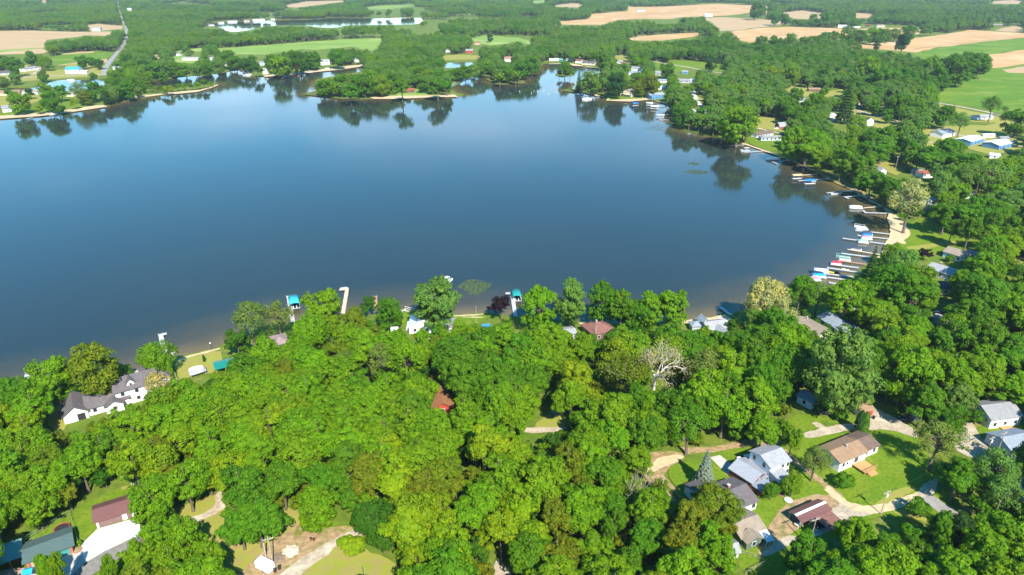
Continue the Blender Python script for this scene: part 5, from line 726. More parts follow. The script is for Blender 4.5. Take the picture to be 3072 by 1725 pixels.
pole('utility pole standing in the wood south of the orange-roofed cabin', 'C2', 1720, 830, 9, False, True); pole('utility pole at the bottom edge of the southern lawn', 'C2', 1150, 1530, 5, False); pole('utility pole on the lawn near the white gabled house', 'A5', 1405, 310, 9); pole('utility pole on the north-east lane', 'A3', 1328, 675, 10); pole('pale utility pole behind the long lakeside house', 'B1', 1560, 1095, 7.5, False); pole('white flagpole in front of the brown hip-roofed house', 'B3', 1115, 645, 6.5, False, r=.12); pole('pale pole by the shore lawn', 'B2', 2110, 585, 9., False, r=.09)
def wire(label, a, b, sag=.8):
    pts = [a.lerp(b, i/12)-Vector((0, 0, sag*4*(i/12)*(1-i/12))) for i in range(13)]; o = MB().tube(pts, .022, 4).build('power_line', BLACKP); tag(o, label, 'power line', 'power lines'); return o
wire('power line from the sand track pole to the carport pole', P1, P2); wire('power line from the sand track pole to the gravel lane pole', P1, P3); wire('short power line between the two gravel lane poles', P3, P4, .3); wire('power line from the carport pole off to the south', P2, P2+Vector((-22, -40, 0)))
def lamp(label, f, x, y, h=2.6):
    g = at(px(f, x, y), 0); e = thing('lamp_post', g, 0, label, 'lamp'); MB().tube([(0, 0, -.2), (0, 0, h)], .05, 6).build('pole', BLACKP, e); s = bmesh.new(); bmesh.ops.create_uvsphere(s, u_segments=10, v_segments=8, radius=.24); me = bpy.data.meshes.new('globe'); s.to_mesh(me); s.free(); o = mesh_obj('globe', me, WHITEP, e); o.location = (0, 0, h+.2)
lamp('white globe lamp on the edge of the lakeside lawn', 'B1', 1835, 725)
def bin_(label, f, x, y):
    g = at(px(f, x, y), 0); e = thing('trash_bin', g, random.uniform(0, 1), label, 'trash bin', 'black bins by the gravel road'); MB().loft([[(-.25, -.28, .08), (.25, -.28, .08), (.25, .28, .08), (-.25, .28, .08)], [(-.32, -.36, 1.), (.32, -.36, 1.), (.32, .36, 1.), (-.32, .36, 1.)]]).build('body', BLACKP, e); MB().box(-.35, .35, -.4, .4, 1.003, 1.09).build('lid', BLACKP, e)
    for s in (-.25, .17): MB().tube([(s, .3, .1), (s+.08, .3, .1)], .1, 8).build('wheel', RUBBER, e)
bin_('black bin at the foot of the pale utility pole', 'C2', 366, 1425); bin_('black bin on the road side of its twin', 'C2', 404, 1400); bin_('dark bin beside the little red shed', 'C4', 1378, 152)
def barrel(label, f, x, y):
    g = at(px(f, x, y), 0); e = thing('barrel', g, 0, label, 'barrel', 'rusty barrels'); MB().tube([(0, 0, 0), (0, 0, .3), (0, 0, .6), (0, 0, .88)], [.29, .3, .3, .29], 12).build('body', mat('rust', (.22, .08, .035), (.12, .05, .03), 4), e); MB().tube([(0, 0, .883), (0, 0, .92)], .31, 12).build('rim', RUBBER, e)
barrel('rusty barrel on the dirt, west of its twin', 'C2', 676, 1150); barrel('rusty barrel on the dirt, east of its twin', 'C2', 702, 1155)
def rock_pile(label, f, x, y, R, h, m):
    g = at(px(f, x, y), 0); b = bmesh.new(); bmesh.ops.create_icosphere(b, subdivisions=4, radius=1); r = random.Random(5)
    from mathutils import noise as mn
    for v in b.verts:
        k = 1+.25*mn.noise(v.co*3)+.12*mn.noise(v.co*9); v.co = Vector((v.co.x*R*k, v.co.y*R*k, max(v.co.z, -.1)*h*k))
    me = bpy.data.meshes.new('rock_pile'); b.to_mesh(me); b.free(); o = mesh_obj('rock_pile', me, m); o.location = g; tag(o, label, 'pile')
rock_pile('heap of pale stone on the dirt clearing', 'C2', 500, 1245, 1.9, .9, mat('pale_stone', (.62, .52, .38), (.42, .34, .24), 3, .95, bump=.6)); rock_pile('flat heap of grey brush beside the pale stone heap', 'C2', 400, 1300, 1.8, .5, mat('brush_heap', (.25, .19, .13), (.12, .09, .06), 4, .95, bump=.6)); rock_pile('pale boulder at the top of the garage lawn', 'C1', 1175, 640, 1.1, .8, mat('boulder', (.5, .47, .42), (.35, .33, .3), 2, .95))
g = at(px('C4', 702, 800), 0); e = thing('well_cover', g, 0, 'round grey concrete well cover on the lawn behind the red-brown carport', 'well cover'); MB().tube([(0, 0, 0), (0, 0, .3)], 1.05, 24).build('slab', mat('well_concrete', (.46, .46, .47)), e); MB().tube([(0, 0, .303), (0, 0, .4)], .4, 16).build('lid', CONC, e)
g = at(px('C4', 650, 755), 0); e = thing('fire_pit', g, 0, 'dark round fire pit between the two bushes', 'fire pit'); MB().tube([(0, 0, 0), (0, 0, .35)], .8, 14).build('ring', BRICK, e); MB().tube([(0, 0, .353), (0, 0, .37)], .6, 12).build('ash', RUBBER, e)
def tarp(label, f, x, y, w_, d, c, z=1.6):
    g = at(px(f, x, y), 0); e = thing('tarp_shelter', g, .3, label, 'tarp'); MB().prism([(-d/2, z), (0, z+.6), (d/2, z), (d/2, z-.04), (0, z+.55), (-d/2, z-.04)], -w_/2, w_/2, 'x').build('tarp', COV[c], e)
    for sx in (-1, 1):
        for sy in (-1, 1): MB().tube([(sx*w_*.48, sy*d*.48, -.1), (sx*w_*.48, sy*d*.48, z)], .04, 5).build('post', STEEL, e)
    CLEAR.append([px(f, x-45, y-45), px(f, x+40, y-45), px(f, x+40, y+10), px(f, x-45, y+10)])
tarp('bright blue tarp on the shore trees near the purple tree', 'B2', 2190, 615, 3., 2.4, 'blue', 2.2); tarp('deep blue tarp in the wood north of the mid-wood clearing', 'B3', 885, 900, 2.6, 2.2, 'blue', 1.8); tarp('blue patio umbrella cloth beside the turquoise porch', 'C1', 262, 1462, 2., 2., 'bright', 1.7)
e = thing('picnic_table', at(px('B3', 770, 1280), 0), .5, 'picnic table with pale things on it in the shaded mid-wood clearing', 'table'); MB().box(-.9, .9, -.4, .4, .7, .76).build('table_top', GREYWOOD, e)
for s in (-1, 1): MB().box(-.9, .9, s*.75-.14, s*.75+.14, .42, .47).build('bench', GREYWOOD, e); MB().box(s*.6-.05, s*.6+.05, -.7, .7, 0, .1).box(s*.6-.05, s*.6+.05, -.05, .05, .103, .69).build('leg', GREYWOOD, e)
for x, y, lb in ((620, 1205, 'raised flower bed at the right end of the teal garage door'),):
    e = thing('flower_bed', at(px('C1', 672, 1235), 0), .35, lb, 'flower bed'); MB().tube([(0, 0, 0), (0, 0, .35)], 1.1, 16).build('border', BRICK, e); MB().tube([(0, 0, .353), (0, 0, .4)], .95, 14).build('soil', MATS['dirt'], e)
e = thing('trampoline', at(px('C1', 545, 1058), 0), 0, 'round trampoline behind the long green-roofed garage', 'trampoline'); MB().tube([(0, 0, .75), (0, 0, .8)], 1.5, 20).build('mat', BLACKP, e); MB().tube([(1.6*cos(a), 1.6*sin(a), .8) for a in np.linspace(0, 2*pi, 21)], .12, 5).build('rim', WL['red'], e)
for a in range(4): MB().tube([(1.5*cos(a*pi/2), 1.5*sin(a*pi/2), 0), (1.5*cos(a*pi/2), 1.5*sin(a*pi/2), .75)], .04, 5).build('leg', STEEL, e)
def fence(label, pts, h=1.5, step=2.6, m=STEEL, rails=(.1, .75, 1.45), name='fence'):
    P = [at(p, 0) for p in pts]; e = thing(name, P[0], 0, label, 'fence'); rl = MB()
    for a, b in zip(P, P[1:]):
        n = max(1, int((b-a).length/step))
        for i in range(n+1): q = a.lerp(b, i/n)-P[0]; MB().tube([q-Vector((0, 0, .2)), q+Vector((0, 0, h))], .045, 5).build('post', m, e)
        for z in rails: rl.tube([a-P[0]+Vector((0, 0, z*h/1.5)), b-P[0]+Vector((0, 0, z*h/1.5))], .03, 4)
    rl.build('rail', m, e); return e
fence('chain fence between the garage lawn and the green-roofed garage', [px('C1', 690, 1190), px('C1', 612, 925), px('C1', 420, 1040), px('C1', 210, 1165)], m=mat('fence_green', (.22, .30, .22))); fence('low grey fence below the taupe cottage', [px('C4', 300, 1215), px('C4', 420, 1250), px('C4', 515, 1305), px('C4', 360, 1391)], 1.2, m=GREYWOOD)
# floating weed
def weed(label, f, pts, dens):
    P = [at(px(f, *map(float, p.split(','))), LAKE_Z).xy for p in pts.split()]; r = np.random.default_rng(len(P)+dens); lo = np.min([tuple(q) for q in P], 0); hi = np.max([tuple(q) for q in P], 0); q = r.uniform(lo, hi, (dens, 2)); q = q[inside(q, [tuple(v) for v in P])]; n = len(q)
    pos = np.c_[q, np.full(n, LAKE_Z+.012)+r.uniform(0, .02, n)]; V, F = leaf_quads(pos, unit(r.normal(size=(n, 3))*.05+[0, 0, 1]), r.uniform(.25, .8, n), r); me = np_mesh('water_weed', V, F); o = mesh_obj('water_weed', me, mat('weed', (.085, .115, .03), (.055, .085, .025), .5, .6)); o['kind'] = 'stuff'; o['label'] = label
WEEDS = (('floating weed bed off the big soft green tree', 'B2', '1950,235 2000,185 2060,165 2140,175 2240,200 2235,225 2170,280 2110,300 2040,300 2020,270', 1500), ('floating weed patch off the eastern shore', 'A5', '-440,330 -340,316 -215,332 -225,352 -330,356', 900), ('small floating weed patch beyond the one off the eastern shore', 'A5', '-410,258 -340,250 -280,264 -340,278', 420), ('weed film off the north-east lawn', 'A3', '1080,1370 1250,1320 1480,1380 1500,1420 1250,1400', 900))
# ------------------------------------------------------------------ trees
def np_mesh(name, V, F, attr=None):
    me = bpy.data.meshes.new(name); n = len(F); k = F.shape[1]
    me.vertices.add(len(V)); me.vertices.foreach_set('co', V.astype(np.float32).ravel()); me.loops.add(n*k); me.loops.foreach_set('vertex_index', F.astype(np.int32).ravel())
    me.polygons.add(n); me.polygons.foreach_set('loop_start', np.arange(0, n*k, k, dtype=np.int32)); me.polygons.foreach_set('loop_total', np.full(n, k, np.int32))
    if attr is not None:
        a = me.attributes.new('leaf', 'FLOAT', 'FACE'); a.data.foreach_set('value', attr.astype(np.float32))
    me.update(); me.validate(); return me
def unit(v): return v/np.maximum(np.linalg.norm(v, axis=-1, keepdims=True), 1e-9)
def leaf_quads(pos, nrm, size, r):
    n = len(pos); t = unit(np.cross(nrm, unit(r.normal(size=(n, 3))))); b = np.cross(nrm, t); s = size[:, None]
    V = np.stack([pos - t*s*.6, pos - b*s*.42 + nrm*s*.12, pos + t*s*.6, pos + b*s*.42 + nrm*s*.12], 1).reshape(-1, 3)
    return V, np.arange(n*4).reshape(n, 4)
def crown_lobes(r, R, z0, z1, nl, lr, power=1.0, low=-.45):
    """lobe centres spread through an uneven crown"""
    H = (z1-z0)/2; zc = (z0+z1)/2; C = []; Q = []
    ph = r.uniform(0, 2*pi, 3); am = r.uniform(.08, .24, 3)
    while len(C) < nl:
        d = unit(r.normal(size=3))
        if d[2] < low: continue
        a = math.atan2(d[1], d[0]); k = 1 + am[0]*sin(a+ph[0]) + am[1]*sin(2*a+ph[1]) + am[2]*sin(3*a+ph[2])
        rad = r.uniform(.45, 1.)**.5; q = r.uniform(*lr)
        h = abs(d[2])**power*np.sign(d[2]); e = 1-.8*q/R
        C.append([d[0]*R*k*rad*e, d[1]*R*k*rad*e, zc + h*H*rad*e]); Q.append(q)
    return np.array(C), np.array(Q)
def crown(name, seed, R=6, z0=4.5, z1=17, nl=46, lr=(1.3, 2.5), n=6500, size=.55, flat=.8, keep=.62, power=1., droop=0., boughs=0, rough=.34, low=-.45):
    r = np.random.default_rng(seed)
    if boughs:      # big boughs with dark hollows between them, each carrying small leaf clumps
        BC, BQ = crown_lobes(r, R, z0, z1, boughs, (R*.27, R*.44), power, low); C, Q = [], []
        for c, q in zip(BC, BQ):
            for _ in range(max(5, int(nl/boughs*(q/(R*.35))**2))):
                d = unit(r.normal(size=3) + [0, 0, .35]); C.append(c + d*q*r.uniform(.55, .95)*[1, 1, .82]); Q.append(r.uniform(*lr))
        C, Q = np.array(C), np.array(Q); nl = len(C)
    else: C, Q = crown_lobes(r, R, z0, z1, nl, lr, power)
    w_ = Q**2; pick = r.choice(nl, n*2, p=w_/w_.sum()); d = unit(r.normal(size=(n*2, 3)) + [0, 0, .45])
    rr = r.uniform(.78, 1.06, n*2); P = C[pick] + d*(Q[pick]*rr)[:, None]*[1, 1, flat]; P[:, 2] -= droop*r.uniform(0, 1, n*2)**2*2
    ok = np.ones(n*2, bool)
    for c, q in zip(C, Q): ok &= (((P-c)/[1, 1, flat])**2).sum(1) > (keep*q)**2
    P, d, pick = P[ok][:n], d[ok][:n], pick[ok][:n]; m = len(P)
    out = unit(P - [0, 0, (z0+z1)/2]); N_ = unit(d + .35*out + r.normal(size=(m, 3))*rough + [0, 0, .2])
    V, F = leaf_quads(P, N_, size*r.uniform(.6, 1.35, m), r)
    lv = np.clip(.5 + r.normal(size=nl)[pick]*.17 + r.normal(size=m)*.17, 0, 1)
    me = np_mesh(name, V, F, lv); me.materials.append(LEAF); return me, C, Q
def trunk(name, seed, C, z0, h, rad=.38, limbs=9, matl=None, thin=1.0, Q=None):
    r = random.Random(seed); mb = MB(); top = Vector((r.uniform(-.5, .5), r.uniform(-.5, .5), h)); fork = Vector((top.x*.3, top.y*.3, z0+ (h-z0)*.15))
    mb.tube([(0, 0, -.3), (0, 0, .5), fork*.55, fork, fork.lerp(top, .6), top], [rad*1.5, rad*1.1, rad*.9, rad*.75, rad*.42, rad*.12], 7)
    for i in r.sample(range(len(C)), min(limbs, len(C))):
        e = Vector(C[i]); st = fork.lerp(top, r.uniform(0, .5)); mid = st.lerp(e, .5) + Vector((r.uniform(-.6, .6), r.uniform(-.6, .6), r.uniform(.2, 1)))
        mb.tube([st, st.lerp(mid, .5) + Vector((0, 0, .2)), mid, e], [rad*.5*thin, rad*.38*thin, rad*.27*thin, rad*.08*thin], 5)
    me = mb.mesh(name); me.materials.append(matl or BARK); me.shade_smooth(); return me
def conifer(name, seed, R=3., h=16, n=4200, size=.5, z0=1.):
    r = np.random.default_rng(seed); z = z0 + (h-z0)*(1 - np.sqrt(r.uniform(0, 1, n))); tier = np.floor(z*1.1)/1.1; f = (h-z)/(h-z0)
    a = r.uniform(0, 2*pi, n); arm = np.floor(a/(2*pi)*9 + tier*1.7); a = (arm + .5 - tier*1.7 + r.normal(size=n)*.2)/9*2*pi
    q = r.uniform(.25, 1., n)**.6; rad = R*f**.9*q*(1+.15*np.sin(arm*2.3+tier)); P = np.stack([rad*np.cos(a), rad*np.sin(a), tier + (z-tier)*.35 - rad*.28 + .6], 1)
    N_ = unit(np.stack([np.cos(a)*.5, np.sin(a)*.5, np.full(n, .9)], 1) + r.normal(size=(n, 3))*.4); V, F = leaf_quads(P, N_, size*r.uniform(.6, 1.3, n), r)
    me = np_mesh(name, V, F, np.clip(.25+.5*q + r.normal(size=n)*.15, 0, 1)); me.materials.append(LEAF); return me
def column_crown(name, seed, R=1.3, h=9, n=3800, size=.3):
    r = np.random.default_rng(seed); z = r.uniform(.15, h, n); a = r.uniform(0, 2*pi, n); f = np.clip(np.minimum(z/1., (h-z)/(h*.35)), 0, 1)**.55
    rad = R*f*(1+.12*np.sin(3*a+z) + .1*np.sin(5*a-2*z))*r.uniform(.85, 1.03, n); P = np.stack([rad*np.cos(a), rad*np.sin(a), z], 1)
    N_ = unit(np.stack([np.cos(a), np.sin(a), np.full(n, .35)], 1) + r.normal(size=(n, 3))*.35); V, F = leaf_quads(P, N_, size*r.uniform(.6, 1.3, n), r)
    me = np_mesh(name, V, F, np.clip(.5 + r.normal(size=n)*.2, 0, 1)); me.materials.append(LEAF); return me
def bare(name, seed, h=17, R=7, leaves=1500, matl=None, rad=.42, size=.32, depth=4):
    r = random.Random(seed); mb = MB(); tips = []
    def grow(p, d, ln, q, k):
        m1 = p + d*ln*.5 + Vector((r.uniform(-1, 1), r.uniform(-1, 1), r.uniform(-.3, 1)))*ln*.07; e = p + d*ln + Vector((0, 0, ln*.06))
        mb.tube([p, m1, e], [q, q*.8, q*.58], 6 if k < 2 else 4, cap=False)
        if k >= depth: tips.append(e); tips.append(m1); return
        for i in range(r.choice((2, 3, 3)) if k else 5):
            a = r.uniform(0, 2*pi) if k else i*2*pi/5 + r.uniform(-.4, .4); s = r.uniform(.45, .85)
            u = d.orthogonal().normalized(); v = d.cross(u); nd = (d + (u*cos(a)+v*sin(a))*s*1.15 + Vector((0, 0, .12))).normalized()
            grow(m1.lerp(e, r.uniform(.25, 1)), nd, ln*r.uniform(.62, .82), q*.56, k+1)
    mb.tube([(0, 0, -.3), (0, 0, 1), (0.1, 0, h*.22)], [rad*1.35, rad, rad*.9], 8); grow(Vector((.1, 0, h*.22)), Vector((0, 0, 1)), h*.26, rad*.85, 0)
    tm = mb.mesh(name+'_t'); tm.materials.append(matl or BARK_PALE); tm.shade_smooth(); g = np.random.default_rng(seed)
    T = np.array([tuple(t) for t in tips]); P = T[g.integers(0, len(T), leaves)] + g.normal(size=(leaves, 3))*.55; N_ = unit(g.normal(size=(leaves, 3)) + [0, 0, .8])
    V, F = leaf_quads(P, N_, size*g.uniform(.6, 1.3, leaves), g); me = np_mesh(name, V, F, g.uniform(.2, .9, leaves)); me.materials.append(LEAF); return me, tm
PROTO = {}
def proto(key, kind, *a, th=.38, limbs=9, tm=None, **k):
    me, C, Q = crown('crown', *a, **k); z0, z1 = k.get('z0', 4.5), k.get('z1', 17)
    PROTO[key] = (me, trunk('trunk', a[0], C, z0, z1-1.5, th, limbs, tm), k.get('R', 6), z1, (z0+z1)/2)
for i in range(6): proto('b%d' % i, 'broad', 11+i, R=6.2, z0=1.6+i % 3*.6, z1=16+i % 2, nl=300+i*8, lr=(.45, 1.0), n=12500, size=.4, keep=.6, boughs=17+i, low=-.65)
for i in range(3): proto('t%d' % i, 'tall', 31+i, R=4.8, z0=2., z1=19, nl=260, lr=(.45, .95), n=10500, size=.38, power=.85, keep=.6, boughs=17)
for i in range(3): proto('s%d' % i, 'star', 41+i, R=6, z0=2, z1=15.5, nl=230, lr=(.5, 1.15), n=9500, size=.4, flat=1.15, keep=.55)
for i in range(3): proto('o%d' % i, 'open', 51+i, R=6.5, z0=4., z1=17, nl=70, lr=(.9, 1.9), n=4000, size=.42, keep=.3, th=.42, limbs=22)
for i in range(2): proto('d%d' % i, 'dense', 61+i, R=5, z0=1.2, z1=12, nl=200, lr=(.45, .95), n=8600, size=.38, th=.3, boughs=15)
for i in range(4): proto('e%d' % i, 'full', 91+i, R=7.2, z0=.5, z1=16.5, nl=380, lr=(.5, 1.05), n=15500, size=.42, keep=.6, boughs=24+i*2, low=-.95, power=.9)
for i in range(3): proto('u%d' % i, 'shrub', 71+i, R=2., z0=.35, z1=3.2, nl=22, lr=(.45, .85), n=1500, size=.3, th=.09, limbs=6)
PROTO['c0'] = (conifer('crown', 3), None, 3., 16, 6); PROTO['c1'] = (conifer('crown', 4, R=3.6, h=15), None, 3.6, 15, 6); PROTO['a0'] = (column_crown('crown', 5), None, 1.3, 9, 4.5)
for k in ('c0', 'c1', 'a0'):
    hh = PROTO[k][3]; me = MB().tube([(0, 0, -.3), (0, 0, hh*.5), (0, 0, hh*.96)], [.25, .16, .03], 7).mesh('trunk'); me.materials.append(BARK); PROTO[k] = PROTO[k][:1] + (me,) + PROTO[k][2:]
for k, a in (('x0', dict(seed=81, leaves=1700, size=.26)), ('x1', dict(seed=82, leaves=3400, matl=mat('bark_tan', (.30, .25, .17), (.18, .14, .09), 2))), ('x2', dict(seed=83, leaves=0+60, h=13, rad=.22, depth=3, matl=mat('bark_grey', (.33, .28, .24), (.2, .16, .13), 2))), ('x3', dict(seed=84, leaves=6500, size=.42))):
    me, tm = bare('crown', **a); PROTO[k] = (me, tm, 7 if k != 'x2' else 4, a.get('h', 17), 10)
T_ = {'Y': (.162, .262, .003), 'L': (.116, .235, .003), 'M': (.070, .180, .004), 'D': (.042, .122, .005), 'O': (.118, .168, .005), 'G': (.122, .185, .030),
      'P': (.020, .010, .014), 'S': (.17, .225, .19), 'B': (.30, .31, .10), 'N': (.30, .27, .13), 'K': (.030, .088, .014), 'W': (.105, .210, .028)}
WORDS = {'Y': 'yellow-green', 'L': 'bright green', 'M': 'mid green', 'D': 'deep green', 'O': 'olive green', 'G': 'grey-green', 'P': 'dark purple', 'S': 'silvery blue', 'B': 'pale buff', 'N': 'tan', 'K': 'dark green', 'W': 'soft green'}
FORM = {'b': 'broad rounded', 't': 'tall narrow', 's': 'spiky-crowned', 'o': 'thin open-crowned', 'd': 'dense low-skirted', 'e': 'big full-skirted', 'x': 'half-bare'}
